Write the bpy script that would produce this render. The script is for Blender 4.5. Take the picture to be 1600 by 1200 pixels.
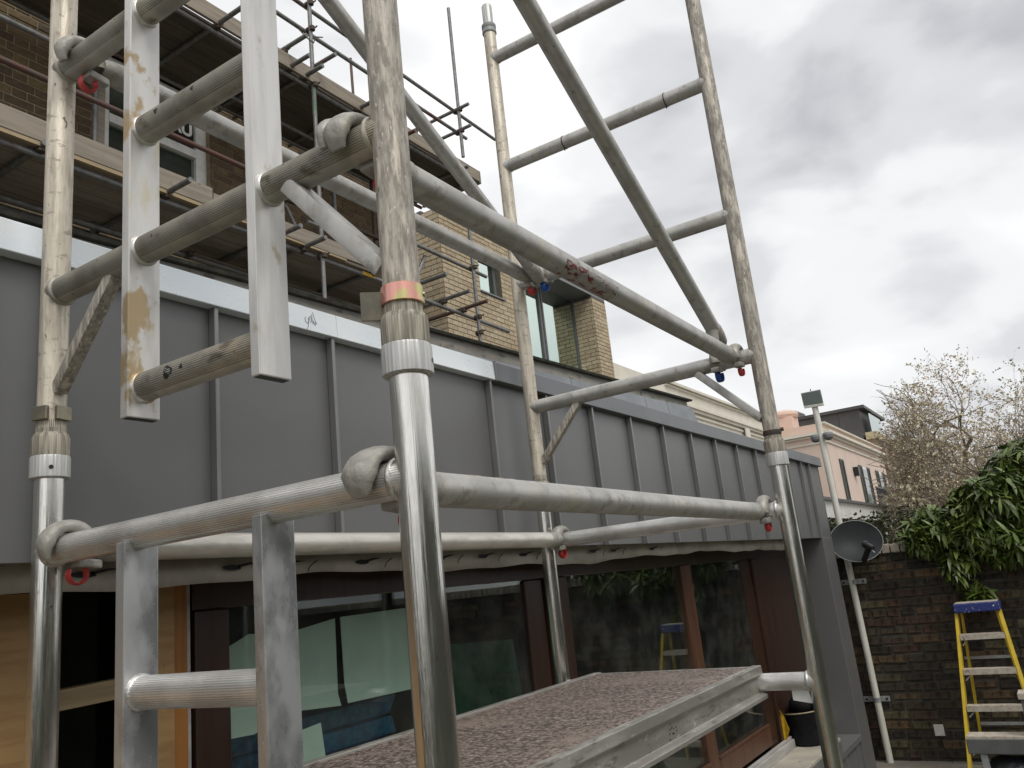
import bpy, bmesh, math, random
from math import sin, cos, pi, radians
from mathutils import Vector, Matrix, noise as mnoise
random.seed(11)
sc = bpy.context.scene
C = sc.collection
for o in list(bpy.data.objects): bpy.data.objects.remove(o)

# ------------------------------------------------------------------ camera
CAM = Vector((-0.8096, -0.6635, 1.70)); FPX = 1287.5
PITCH, ROLL, YAW = radians(13.938), radians(-6.169), radians(32.019)
_f0 = Vector((cos(YAW), sin(YAW), 0)); _r0 = Vector((sin(YAW), -cos(YAW), 0)); _u0 = Vector((0, 0, 1))
FW = cos(PITCH)*_f0 + sin(PITCH)*_u0; _u = -sin(PITCH)*_f0 + cos(PITCH)*_u0
RT = cos(ROLL)*_r0 + sin(ROLL)*_u; UP = -sin(ROLL)*_r0 + cos(ROLL)*_u
cd = bpy.data.cameras.new('camera'); cam = bpy.data.objects.new('camera', cd); C.objects.link(cam)
cam.matrix_world = Matrix(((RT.x, UP.x, -FW.x, CAM.x), (RT.y, UP.y, -FW.y, CAM.y), (RT.z, UP.z, -FW.z, CAM.z), (0, 0, 0, 1)))
cd.sensor_width = 36; cd.lens = FPX/1600*36; cd.clip_start = 0.02; cd.clip_end = 600
sc.camera = cam
def inframe(p, m=60):
    d = Vector(p)-CAM; z = d.dot(FW)
    if z < .1: return None
    x = 800+FPX*d.dot(RT)/z; y = 600-FPX*d.dot(UP)/z
    return z if (-m < x < 1600+m and -m < y < 1200+m) else None

# ------------------------------------------------------------------ sky and light
w = bpy.data.worlds.new('World'); sc.world = w; w.use_nodes = True
nt = w.node_tree; nt.nodes.clear(); N = nt.nodes.new; LK = nt.links.new
SUN_EL, SUN_AZ = radians(52), radians(240)      # direction the sun stands in, measured from +X towards +Y
sky = N('ShaderNodeTexSky'); sky.sky_type = 'NISHITA'; sky.sun_disc = False
sky.sun_elevation = SUN_EL; sky.sun_rotation = pi/2-SUN_AZ
sky.air_density = 1.0; sky.dust_density = 3.0
tc = N('ShaderNodeTexCoord'); mp = N('ShaderNodeMapping'); mp.inputs['Scale'].default_value = (1.1, 1.7, 3.2); mp.inputs['Rotation'].default_value = (.2, .3, .6); mp.inputs['Location'].default_value = (7.131, 1.120, 1.791)
n1 = N('ShaderNodeTexNoise'); n1.inputs['Scale'].default_value = 2.6; n1.inputs['Detail'].default_value = 7; n1.inputs['Roughness'].default_value = .46; n1.inputs['Distortion'].default_value = .2
n2 = N('ShaderNodeTexNoise'); n2.inputs['Scale'].default_value = 1.0; n2.inputs['Detail'].default_value = 3
cr = N('ShaderNodeValToRGB'); cr.color_ramp.interpolation = 'EASE'
for pos, col in ((.36, (.49, .50, .53, 1)), (.44, (.67, .68, .70, 1)), (.50, (.83, .836, .845, 1)), (.60, (1.0, 1.0, 1.0, 1))):
    e = cr.color_ramp.elements.new(pos); e.color = col
cr.color_ramp.elements.remove(cr.color_ramp.elements[0]); cr.color_ramp.elements.remove(cr.color_ramp.elements[-1])
mad = N('ShaderNodeMath'); mad.operation = 'MULTIPLY_ADD'; mad.inputs[1].default_value = .5
sub = N('ShaderNodeMath'); sub.operation = 'MULTIPLY'; sub.inputs[1].default_value = .5
LK(tc.outputs['Generated'], mp.inputs['Vector']); LK(mp.outputs['Vector'], n1.inputs['Vector']); LK(mp.outputs['Vector'], n2.inputs['Vector'])
LK(n2.outputs['Fac'], sub.inputs[0]); LK(n1.outputs['Fac'], mad.inputs[0]); LK(sub.outputs[0], mad.inputs[2]); LK(mad.outputs[0], cr.inputs['Fac'])
b1 = N('ShaderNodeBackground'); b1.inputs['Strength'].default_value = .06
b2 = N('ShaderNodeBackground'); b2.inputs['Strength'].default_value = 1.0
mx = N('ShaderNodeMixShader'); mx.inputs['Fac'].default_value = .95; wo = N('ShaderNodeOutputWorld')
LK(sky.outputs[0], b1.inputs['Color']); LK(cr.outputs['Color'], b2.inputs['Color'])
LK(b1.outputs[0], mx.inputs[1]); LK(b2.outputs[0], mx.inputs[2]); LK(mx.outputs[0], wo.inputs['Surface'])
sd = bpy.data.lights.new('sun', 'SUN'); sd.energy = 1.5; sd.angle = radians(25); sd.color = (1, .96, .9)
so = bpy.data.objects.new('sun', sd); C.objects.link(so)
sv = Vector((cos(SUN_EL)*cos(SUN_AZ), cos(SUN_EL)*sin(SUN_AZ), sin(SUN_EL)))
so.rotation_euler = sv.to_track_quat('Z', 'Y').to_euler(); so.location = (0, -3, 8)
vs = sc.view_settings; vs.view_transform = 'Standard'; vs.look = 'None'; vs.exposure = 0.2; vs.gamma = 1; vs.use_curve_mapping = False

# ------------------------------------------------------------------ materials
def mat(name, c1, c2=None, scale=(8, 8, 8), lo=.35, hi=.65, rough=.5, rough2=None, metal=0, bump=0, bscale=None, stains=(), rnd=0, detail=5, spec=.5, coat=0):
    """base c1 varied towards c2 by noise; stains = [(colour, scale3, lo, hi, rough)] laid on top; rnd = per-piece brightness"""
    m = bpy.data.materials.new(name); m.use_nodes = True; t = m.node_tree; nn = t.nodes.new; lk = t.links.new
    b = t.nodes['Principled BSDF']; b.inputs['Metallic'].default_value = metal; b.inputs['Specular IOR Level'].default_value = spec
    b.inputs['Coat Weight'].default_value = coat
    tc = nn('ShaderNodeTexCoord')
    def nz(sc3, det=detail, loc=(0, 0, 0)):
        mp = nn('ShaderNodeMapping'); mp.inputs['Scale'].default_value = sc3; mp.inputs['Location'].default_value = loc
        n = nn('ShaderNodeTexNoise'); n.inputs['Scale'].default_value = 1; n.inputs['Detail'].default_value = det; n.inputs['Roughness'].default_value = .6
        lk(tc.outputs['Object'], mp.inputs['Vector']); lk(mp.outputs['Vector'], n.inputs['Vector']); return n
    def ramp(n, lo, hi):
        r = nn('ShaderNodeMapRange'); r.interpolation_type = 'SMOOTHSTEP'; r.inputs['From Min'].default_value = lo; r.inputs['From Max'].default_value = hi
        lk(n.outputs['Fac'], r.inputs['Value']); return r.outputs['Result']
    def mix(fac, a, bcol):
        x = nn('ShaderNodeMix'); x.data_type = 'RGBA'
        if isinstance(fac, float): x.inputs['Factor'].default_value = fac
        else: lk(fac, x.inputs['Factor'])
        for s, v in ((x.inputs[6], a), (x.inputs[7], bcol)):
            if isinstance(v, tuple): s.default_value = (*v, 1)
            else: lk(v, s)
        return x.outputs[2]
    col = c1; rg = None
    if c2 is not None:
        n = nz(scale); f = ramp(n, lo, hi); col = mix(f, c1, c2)
        if rough2 is not None:
            r = nn('ShaderNodeMapRange'); r.inputs['To Min'].default_value = rough; r.inputs['To Max'].default_value = rough2; lk(f, r.inputs['Value']); rg = r.outputs['Result']
    for k, st in enumerate(stains):
        n = nz(st[1], 6, (3.1*k+1, 7.7*k, 2.3*k)); f = ramp(n, st[2], st[3]); col = mix(f, col, st[0])
    if rnd:
        oi = nn('ShaderNodeObjectInfo'); ge = nn('ShaderNodeNewGeometry'); a = nn('ShaderNodeMath'); a.operation = 'ADD'; fr = nn('ShaderNodeMath'); fr.operation = 'FRACT'
        lk(oi.outputs['Random'], a.inputs[0]); lk(ge.outputs['Random Per Island'], a.inputs[1]); lk(a.outputs[0], fr.inputs[0])
        if isinstance(rnd, (list, tuple)):
            r = nn('ShaderNodeValToRGB'); r.color_ramp.interpolation = 'LINEAR'
            els = r.color_ramp.elements
            while len(els) < len(rnd): els.new(.5)
            for i, cc in enumerate(rnd): els[i].position = i/(len(rnd)-1); els[i].color = (*cc, 1)
            lk(fr.outputs[0], r.inputs['Fac'])
            x = nn('ShaderNodeMix'); x.data_type = 'RGBA'; x.blend_type = 'MULTIPLY'; x.inputs['Factor'].default_value = 1
            lk(r.outputs['Color'], x.inputs[6])
            if isinstance(col, tuple): x.inputs[7].default_value = (*col, 1)
            else: lk(col, x.inputs[7])
            col = x.outputs[2]
        else:
            hs = nn('ShaderNodeHueSaturation'); r = nn('ShaderNodeMapRange'); r.inputs['To Min'].default_value = 1-rnd; r.inputs['To Max'].default_value = 1+rnd
            lk(fr.outputs[0], r.inputs['Value']); lk(r.outputs['Result'], hs.inputs['Value'])
            if isinstance(col, tuple): hs.inputs['Color'].default_value = (*col, 1)
            else: lk(col, hs.inputs['Color'])
            col = hs.outputs['Color']
    if isinstance(col, tuple): b.inputs['Base Color'].default_value = (*col, 1)
    else: lk(col, b.inputs['Base Color'])
    if rg is not None: lk(rg, b.inputs['Roughness'])
    else: b.inputs['Roughness'].default_value = rough
    if bump:
        n = nz(bscale or scale, 6, (5, 5, 5)); bp = nn('ShaderNodeBump'); bp.inputs['Strength'].default_value = 1; bp.inputs['Distance'].default_value = bump
        lk(n.outputs['Fac'], bp.inputs['Height']); lk(bp.outputs['Normal'], b.inputs['Normal'])
    return m
def glassmat(name, tint=(.8, .86, .82), ior=1.5, rough=0.0, dirt=.04):
    m = bpy.data.materials.new(name); m.use_nodes = True; t = m.node_tree; t.nodes.clear(); nn = t.nodes.new; lk = t.links.new
    tr = nn('ShaderNodeBsdfTransparent'); tr.inputs['Color'].default_value = (*tint, 1)
    gl = nn('ShaderNodeBsdfGlossy'); gl.inputs['Roughness'].default_value = rough; gl.inputs['Color'].default_value = (.95, .97, .96, 1)
    fr = nn('ShaderNodeFresnel'); ge = nn('ShaderNodeNewGeometry'); io = nn('ShaderNodeMapRange'); io.inputs['To Min'].default_value = ior; io.inputs['To Max'].default_value = 1/ior
    lk(ge.outputs['Backfacing'], io.inputs['Value']); lk(io.outputs['Result'], fr.inputs['IOR'])
    a = nn('ShaderNodeMixShader'); lk(fr.outputs[0], a.inputs['Fac']); lk(tr.outputs[0], a.inputs[1]); lk(gl.outputs[0], a.inputs[2])
    df = nn('ShaderNodeBsdfDiffuse'); df.inputs['Color'].default_value = (.45, .46, .43, 1)
    n = nn('ShaderNodeTexNoise'); n.inputs['Scale'].default_value = 7; n.inputs['Detail'].default_value = 6
    r = nn('ShaderNodeMapRange'); r.inputs['From Min'].default_value = .4; r.inputs['From Max'].default_value = .8; r.inputs['To Min'].default_value = dirt*.3; r.inputs['To Max'].default_value = dirt*1.8
    tc = nn('ShaderNodeTexCoord'); lk(tc.outputs['Object'], n.inputs['Vector']); lk(n.outputs['Fac'], r.inputs['Value'])
    c = nn('ShaderNodeMixShader'); lk(r.outputs['Result'], c.inputs['Fac']); lk(a.outputs[0], c.inputs[1]); lk(df.outputs[0], c.inputs[2])
    o = nn('ShaderNodeOutputMaterial'); lk(c.outputs[0], o.inputs['Surface']); return m

MT = {}
MT['alu_post'] = mat('weathered aluminium post', (.43, .395, .34), (.27, .245, .21), (120, 120, 26), .40, .62, .5, .65, .22, .0016, (200, 200, 40),
    stains=[((.60, .55, .465), (70, 70, 11), .52, .64), ((.22, .20, .17), (30, 30, 12), .54, .68), ((.64, .60, .52), (190, 190, 60), .60, .68), ((.075, .06, .048), (64, 64, 26), .655, .70)])
MT['alu_post_pale'] = mat('pale aluminium post', (.60, .545, .45), (.40, .355, .29), (80, 80, 12), .42, .68, .42, .56, .28, .0013, (170, 170, 30),
    stains=[((.74, .68, .56), (40, 40, 5), .5, .66), ((.36, .31, .25), (30, 30, 60), .58, .66), ((.13, .10, .075), (70, 70, 44), .655, .70)])
MT['redmark'] = mat('scraped red paint on aluminium', (.40, .385, .355), (.33, .32, .29), (30, 30, 30), .4, .65, .45, None, .4, stains=[((.20, .04, .035), (30, 90, 90), .54, .60)])
MT['alu_tube'] = mat('dull aluminium tube', (.49, .48, .455), (.39, .38, .355), (14, 14, 14), .4, .65, .38, .5, .42, .0004, (120, 120, 120),
    stains=[((.30, .285, .25), (30, 30, 30), .55, .70), ((.12, .10, .08), (70, 70, 70), .66, .72), ((.50, .475, .40), (14, 14, 14), .56, .72)])
MT['alu_rung'] = mat('ribbed aluminium rung', (.44, .42, .37), (.33, .31, .27), (14, 14, 14), .4, .65, .48, .6, .25, .0006, (150, 60, 150),
    stains=[((.54, .49, .39), (6, 6, 6), .55, .68), ((.20, .175, .14), (30, 14, 30), .58, .70), ((.05, .045, .04), (60, 60, 60), .665, .71)])
MT['alu_bright'] = mat('bright ribbed aluminium', (.84, .835, .82), (.66, .65, .63), (10, 10, 10), .4, .66, .30, .42, .65, 0, None)
MT['alu_stile'] = mat('painty aluminium stile', (.66, .645, .615), (.56, .545, .52), (20, 20, 5), .4, .65, .34, .45, .5, .0003, (90, 90, 20),
    stains=[((.42, .32, .19), (9, 9, 6.5), .555, .61), ((.60, .55, .42), (14, 14, 5), .56, .66), ((.2, .15, .10), (60, 60, 60), .72, .77)])
MT['alu_stile_plain'] = mat('plain aluminium stile', (.70, .685, .655), (.58, .57, .545), (22, 22, 3), .4, .65, .34, .45, .5, .0003, (90, 90, 20),
    stains=[((.46, .40, .31), (12, 12, 7), .60, .66), ((.2, .16, .12), (70, 70, 70), .72, .78)])
MT['alu_stile_low'] = mat('smooth grey aluminium stile', (.46, .47, .475), (.62, .63, .635), (14, 14, 7), .42, .62, .24, .40, .72, .0002, (60, 60, 20),
    stains=[((.62, .63, .63), (18, 18, 10), .62, .75)])
MT['chrome'] = mat('polished leg', (.80, .785, .74), (.68, .665, .61), (90, 90, 10), .4, .7, .13, .26, .95, .0011, (170, 170, 1.5),
    stains=[((.86, .85, .82), (170, 170, 110), .67, .70), ((.30, .28, .24), (60, 60, 30), .68, .72)])
MT['alu_bar'] = mat('pale dusty aluminium tube', (.68, .65, .59), (.55, .525, .47), (10, 30, 30), .4, .66, .34, .46, .5, .0004, (40, 120, 120),
    stains=[((.72, .69, .62), (4, 20, 20), .52, .68), ((.08, .07, .06), (40, 60, 60), .68, .73)])
MT['hedgecore'] = mat('shaded hedge twigs', (.022, .026, .014), (.035, .034, .02), (6, 6, 6), .4, .65, .95, None, 0, .05, (8, 8, 8))  # dark filling for the greenery added out of view
MT['added_lawn'] = mat('worn lawn', (.050, .075, .022), (.075, .085, .035), (3, 3, 3), .4, .65, .95, None, 0, .01, (60, 60, 60))
MT['cast'] = mat('cast aluminium', (.40, .385, .35), (.29, .28, .25), (40, 40, 40), .4, .65, .5, .62, .3, .0016, (100, 100, 100), stains=[((.5, .44, .33), (22, 22, 22), .6, .7)])
MT['socket'] = mat('grimy socket', (.40, .37, .30), (.20, .18, .145), (170, 170, 9), .40, .60, .55, .65, .2, .0006, (200, 200, 20))
MT['collar'] = mat('pale collar', (.56, .56, .55), (.42, .42, .41), (190, 190, 8), .42, .62, .45, None, .3, .0003, (150, 150, 30))
MT['irid'] = mat('iridescent zinc clip', (.72, .36, .30), (.55, .50, .22), (26, 26, 40), .52, .62, .25, None, .9, stains=[((.30, .36, .42), (20, 20, 30), .6, .68)])
MT['clip'] = mat('dull zinc clip', (.30, .27, .19), (.22, .21, .17), (30, 30, 30), .4, .6, .4, None, .7)
MT['red'] = mat('red plastic', (.50, .045, .04), (.38, .03, .03), (60, 60, 60), .4, .7, .4)
MT['blue'] = mat('blue plastic', (.015, .07, .30), None, rough=.35)
MT['black'] = mat('black plastic', (.012, .012, .013), None, rough=.4)
MT['ink'] = mat('black ink', (.012, .012, .014), None, rough=.6)
MT['weld'] = mat('weld bead', (.72, .71, .69), (.5, .49, .46), (150, 150, 150), .4, .6, .35, None, .8, .001, (200, 200, 200))
MT['deckply'] = mat('phenolic deck board', (.235, .185, .155), (.070, .052, .044), (95, 95, 95), .46, .54, .62, None, 0, .0016, (120, 120, 120),
    stains=[((.40, .33, .28), (75, 75, 75), .585, .65), ((.25, .20, .165), (4, 4, 4), .48, .80), ((.05, .037, .034), (60, 60, 60), .60, .66), ((.55, .52, .48), (20, 60, 30), .70, .78)])
MT['deckalu'] = mat('dusty deck frame', (.30, .285, .255), (.40, .39, .355), (5, 30, 30), .4, .65, .42, .55, .45, .0004, (80, 80, 80),
    stains=[((.19, .165, .135), (14, 30, 50), .54, .68), ((.58, .55, .47), (26, 40, 70), .62, .70)])
MT['zinc'] = mat('graphite zinc', (.186, .187, .186), (.170, .171, .170), (.9, .9, 1.6), .35, .65, .42, .48, .35, .0015, (3, 3, 2), rnd=.045)
MT['zinchighlight'] = mat('zinc lightened for seam highlight', (.27, .272, .27), (.23, .232, .23), (6, 6, 3), .4, .6, .36, None, .5)  # lighter than the panels: bright edge highlight put into the colour
MT['film'] = mat('film covered flashing', (.88, .93, .96), (.80, .87, .93), (3, 3, 8), .4, .65, .2, .34, .1, .0006, (5, 5, 3), spec=.6)
MT['cap'] = mat('grey capping', (.175, .183, .19), (.155, .163, .17), (4, 4, 4), .4, .65, .45, None, .3)
MT['slate'] = mat('blue grey slate', (.23, .25, .265), (.19, .205, .22), (6, 6, 6), .4, .65, .5, None, 0, .001, (30, 30, 30), rnd=.10)
MT['upstand'] = mat('weathered concrete upstand', (.285, .27, .24), (.215, .205, .18), (7, 7, 22), .4, .65, .8, None, 0, .002, (60, 60, 60), stains=[((.11, .105, .09), (16, 16, 40), .56, .68)])
MT['dripshadow'] = mat('mossy edge with drip shadow', (.055, .052, .042), (.10, .095, .07), (30, 30, 30), .4, .7, .85)  # drip shadow of the coping painted into this edge colour
MT['roof'] = mat('roof felt', (.12, .12, .115), (.09, .09, .088), (5, 5, 5), rough=.9)
MT['mahog'] = mat('mahogany stained wood', (.105, .048, .028), (.070, .031, .018), (26, 26, 1.6), .4, .65, .38, None, 0, .0005, (60, 60, 4), stains=[((.26, .15, .09), (30, 30, 9), .68, .76)])
MT['mahogshade'] = mat('mahogany frame darkened for shade', (.040, .019, .012), (.028, .013, .009), (26, 26, 2), .4, .65, .35)  # mahogany with the shade under the soffit put into its colour
MT['ply'] = mat('orange plywood', (.38, .235, .10), (.30, .175, .07), (6, 6, 40), .4, .65, .55, None, 0, .0004, (20, 20, 90), stains=[((.12, .06, .03), (26, 26, 20), .70, .74)])
MT['timber'] = mat('raw timber', (.37, .285, .165), (.28, .21, .12), (3, 40, 40), .4, .65, .6)
MT['jamb'] = mat('varnished jamb', (.36, .155, .04), (.25, .10, .025), (26, 26, 2), .4, .65, .35)
MT['membrane'] = mat('roof membrane', (.48, .46, .41), (.38, .36, .32), (9, 9, 9), .4, .65, .6, None, 0, .004, (14, 14, 14))
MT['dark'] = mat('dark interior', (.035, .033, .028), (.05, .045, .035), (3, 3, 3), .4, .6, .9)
MT['floorin'] = mat('interior floor', (.10, .085, .07), (.07, .06, .05), (3, 3, 3), .4, .6, .7)
MT['glass'] = glassmat('window glass', (.86, .92, .89), 1.52, 0, .03)
MT['glassfar'] = mat('coated sky glass', (.56, .66, .61), None, rough=.03, metal=1.0)
MT['paper'] = mat('pale green sheet', (.74, .80, .75), (.68, .75, .70), (5, 5, 5), .4, .6, .6)
MT['greentarp'] = mat('green tarpaulin', (.018, .12, .07), (.012, .08, .05), (14, 14, 14), .4, .65, .4, None, 0, .004, (20, 20, 20))
MT['bluebag'] = mat('blue woven bag', (.03, .18, .36), (.02, .10, .24), (30, 30, 30), .4, .6, .5, None, 0, .003, (20, 20, 20))
MT['sill'] = mat('dusty cream sill', (.44, .405, .33), (.33, .31, .26), (5, 5, 5), .4, .65, .7, None, 0, .0008, (40, 40, 40), stains=[((.12, .11, .10), (14, 14, 14), .64, .75)])
MT['track'] = mat('pale door track', (.46, .45, .42), (.36, .35, .33), (3, 30, 30), .4, .6, .5)
MT['mortar'] = mat('dark mortar', (.085, .077, .062), (.055, .05, .042), (20, 20, 20), .4, .65, .95, None, 0, .003, (60, 60, 60))
MT['mortarpale'] = mat('pale mortar', (.11, .098, .075), (.085, .075, .055), (20, 20, 20), .4, .65, .95)
MT['mortarstock'] = mat('stock mortar', (.27, .225, .145), (.20, .165, .11), (20, 20, 20), .4, .65, .95, None, 0, .002, (60, 60, 60))
BR = dict(scale=(30, 30, 30), lo=.35, hi=.7, rough=.9, bump=.002, bscale=(70, 70, 70))
MT['brickold'] = mat('sooty stock brick', (1, 1, 1), (.62, .60, .57), rnd=[(.035, .029, .023), (.080, .058, .040), (.042, .037, .032), (.16, .105, .055), (.058, .048, .035), (.035, .031, .027), (.14, .118, .066), (.048, .037, .029), (.115, .062, .042), (.068, .058, .045)],
    stains=[((.28, .26, .235), (22, 22, 14), .52, .68), ((.34, .31, .28), (9, 9, 5), .58, .72)], **BR)
MT['brickpale'] = mat('pale buff brick', (.94, .92, .90), (.68, .65, .62), rnd=[(.52, .44, .31), (.47, .395, .265), (.57, .49, .35), (.43, .35, .23), (.54, .45, .31), (.39, .33, .23)], **BR)
MT['brickstock'] = mat('brown stock brick', (1, 1, 1), (.7, .68, .64), rnd=[(.105, .072, .042), (.15, .105, .055), (.08, .058, .038), (.125, .085, .05), (.17, .12, .06), (.09, .06, .04)], **BR)
MT['coping'] = mat('brick on edge coping', (.42, .37, .31), (.34, .29, .24), (30, 30, 30), .4, .65, .9, None, 0, .002, (60, 60, 60), rnd=.16, stains=[((.30, .31, .10), (16, 16, 16), .6, .68)])
MT['sctube'] = mat('galvanised scaffold tube', (.215, .215, .21), (.15, .15, .145), (20, 20, 20), .4, .65, .5, None, .5, stains=[((.16, .07, .05), (4, 4, 4), .60, .70)])
MT['sctubered'] = mat('rusty red scaffold tube', (.13, .06, .048), (.10, .075, .066), (12, 12, 12), .4, .65, .6, None, .2)
MT['sctubegreen'] = mat('green painted tube', (.13, .19, .15), (.20, .21, .19), (12, 12, 12), .4, .65, .6, None, .2)
MT['coupler'] = mat('rusty coupler', (.06, .05, .042), (.10, .065, .045), (60, 60, 60), .4, .65, .7, None, .4)
MT['board'] = mat('scaffold board', (.275, .235, .185), (.205, .175, .138), (2, 30, 30), .4, .65, .8, None, 0, .002, (5, 60, 60), rnd=.14, stains=[((.12, .09, .065), (12, 20, 20), .62, .74)])
MT['boardgrey'] = mat('grey scaffold board', (.27, .235, .19), (.20, .17, .135), (2, 30, 30), .4, .65, .85, None, 0, .002, (5, 60, 60), rnd=.12)
MT['boardshade'] = mat('scaffold board darkened for underside shade', (.13, .108, .085), (.09, .075, .06), (2, 30, 30), .4, .65, .85, None, 0, .002, (5, 60, 60), rnd=.2)  # upper boards coloured dark for the shade on their undersides
MT['whitepaint'] = mat('white painted wood', (.70, .70, .67), (.60, .60, .57), (12, 12, 12), .4, .65, .5)
MT['cream'] = mat('cream stucco', (.64, .61, .53), (.59, .56, .48), (2, 2, 2), .4, .65, .8, None, 0, .003, (20, 20, 20))
MT['pink'] = mat('pink stucco', (.62, .50, .43), (.58, .465, .40), (1.2, 1.2, 1.2), .4, .65, .85)
MT['pinkdk'] = mat('peach stucco', (.63, .47, .385), (.59, .435, .355), (1.2, 1.2, 1.2), .4, .65, .85)
MT['shutter'] = mat('dark green shutter', (.055, .068, .056), (.04, .052, .042), (6, 6, 6), .4, .6, .6)
MT['farbrick'] = mat('far brown brick', (.25, .175, .13), (.19, .13, .095), (6, 6, 14), .4, .65, .9, rnd=.12)
MT['farzinc'] = mat('dark zinc roof', (.075, .075, .072), (.06, .06, .058), (.8, .8, .8), .4, .65, .5, None, .2, rnd=.1)
MT['limestone'] = mat('yellow coping stone', (.45, .39, .25), (.37, .32, .20), (4, 4, 4), .4, .65, .8)
MT['bark'] = mat('pale bark', (.29, .25, .20), (.19, .16, .125), (14, 14, 14), .4, .65, .9)
MT['bud'] = mat('magnolia buds', (.56, .50, .36), (.46, .37, .25), (3, 3, 3), .35, .65, .7, rnd=.45)
MT['petal'] = mat('cream petals', (.80, .76, .58), (.72, .67, .50), (5, 5, 5), .4, .65, .6, rnd=.2)
MT['leaf'] = mat('glossy evergreen leaf', (.070, .112, .020), (.115, .155, .032), (3, 3, 3), .4, .65, .42, rnd=.5)
MT['leafold'] = mat('ivy leaf', (.050, .062, .026), (.08, .085, .04), (4, 4, 4), .4, .65, .45, rnd=.45)
MT['hedge'] = mat('hedge leaf', (.040, .068, .022), (.065, .095, .03), (2, 2, 2), .4, .65, .6, rnd=.4)
MT['ground'] = mat('yard paving', (.215, .195, .16), (.155, .14, .115), (2.2, 2.2, 2.2), .4, .65, .9, None, 0, .004, (30, 30, 30))
MT['polepaint'] = mat('white painted pole', (.70, .69, .62), (.60, .59, .52), (20, 20, 4), .4, .65, .5, stains=[((.20, .10, .05), (22, 22, 5), .64, .72)])
MT['dish'] = mat('charcoal satellite dish', (.030, .033, .035), (.040, .044, .046), (6, 6, 6), .4, .65, .5, spec=.15)
MT['lampgrey'] = mat('grey cast lamp', (.30, .31, .31), (.24, .25, .25), (30, 30, 30), .4, .6, .5)
MT['lampglass'] = mat('lamp glass', (.17, .20, .19), None, rough=.18)
MT['sensor'] = mat('grey sensor dome', (.16, .165, .17), None, rough=.45)
MT['yellow'] = mat('yellow fibreglass', (.66, .48, .03), (.55, .39, .03), (10, 10, 10), .4, .65, .45, stains=[((.30, .25, .15), (30, 30, 12), .66, .74)])
MT['steptread'] = mat('paint spattered tread', (.50, .46, .39), (.40, .34, .27), (30, 30, 30), .4, .65, .55, stains=[((.26, .19, .13), (26, 26, 26), .60, .68)])
MT['bluecap'] = mat('blue ladder top', (.02, .035, .17), None, rough=.5, stains=[((.6, .62, .66), (50, 50, 50), .63, .68)])
MT['greymetal'] = mat('grey painted steel', (.115, .12, .122), (.095, .10, .10), (9, 9, 9), .4, .65, .5)
MT['bagblack'] = mat('black plastic sheet', (.02, .022, .025), None, rough=.3, bump=.02, bscale=(9, 9, 9))
MT['bucket'] = mat('black rubber', (.006, .006, .008), (.011, .011, .013), (20, 20, 20), .4, .6, .7, spec=.2)
MT['yellowtool'] = mat('yellow plastic', (.55, .33, .015), (.45, .26, .01), (30, 30, 30), .4, .6, .45)
MT['sign'] = mat('black sign', (.008, .008, .009), None, rough=.4)
MT['whiteink'] = mat('white lettering', (.72, .72, .70), None, rough=.6)
MT['speckle'] = mat('white speckled sheet', (.70, .69, .64), None, rough=.7, stains=[((.16, .14, .11), (34, 34, 34), .62, .68)])

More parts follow.
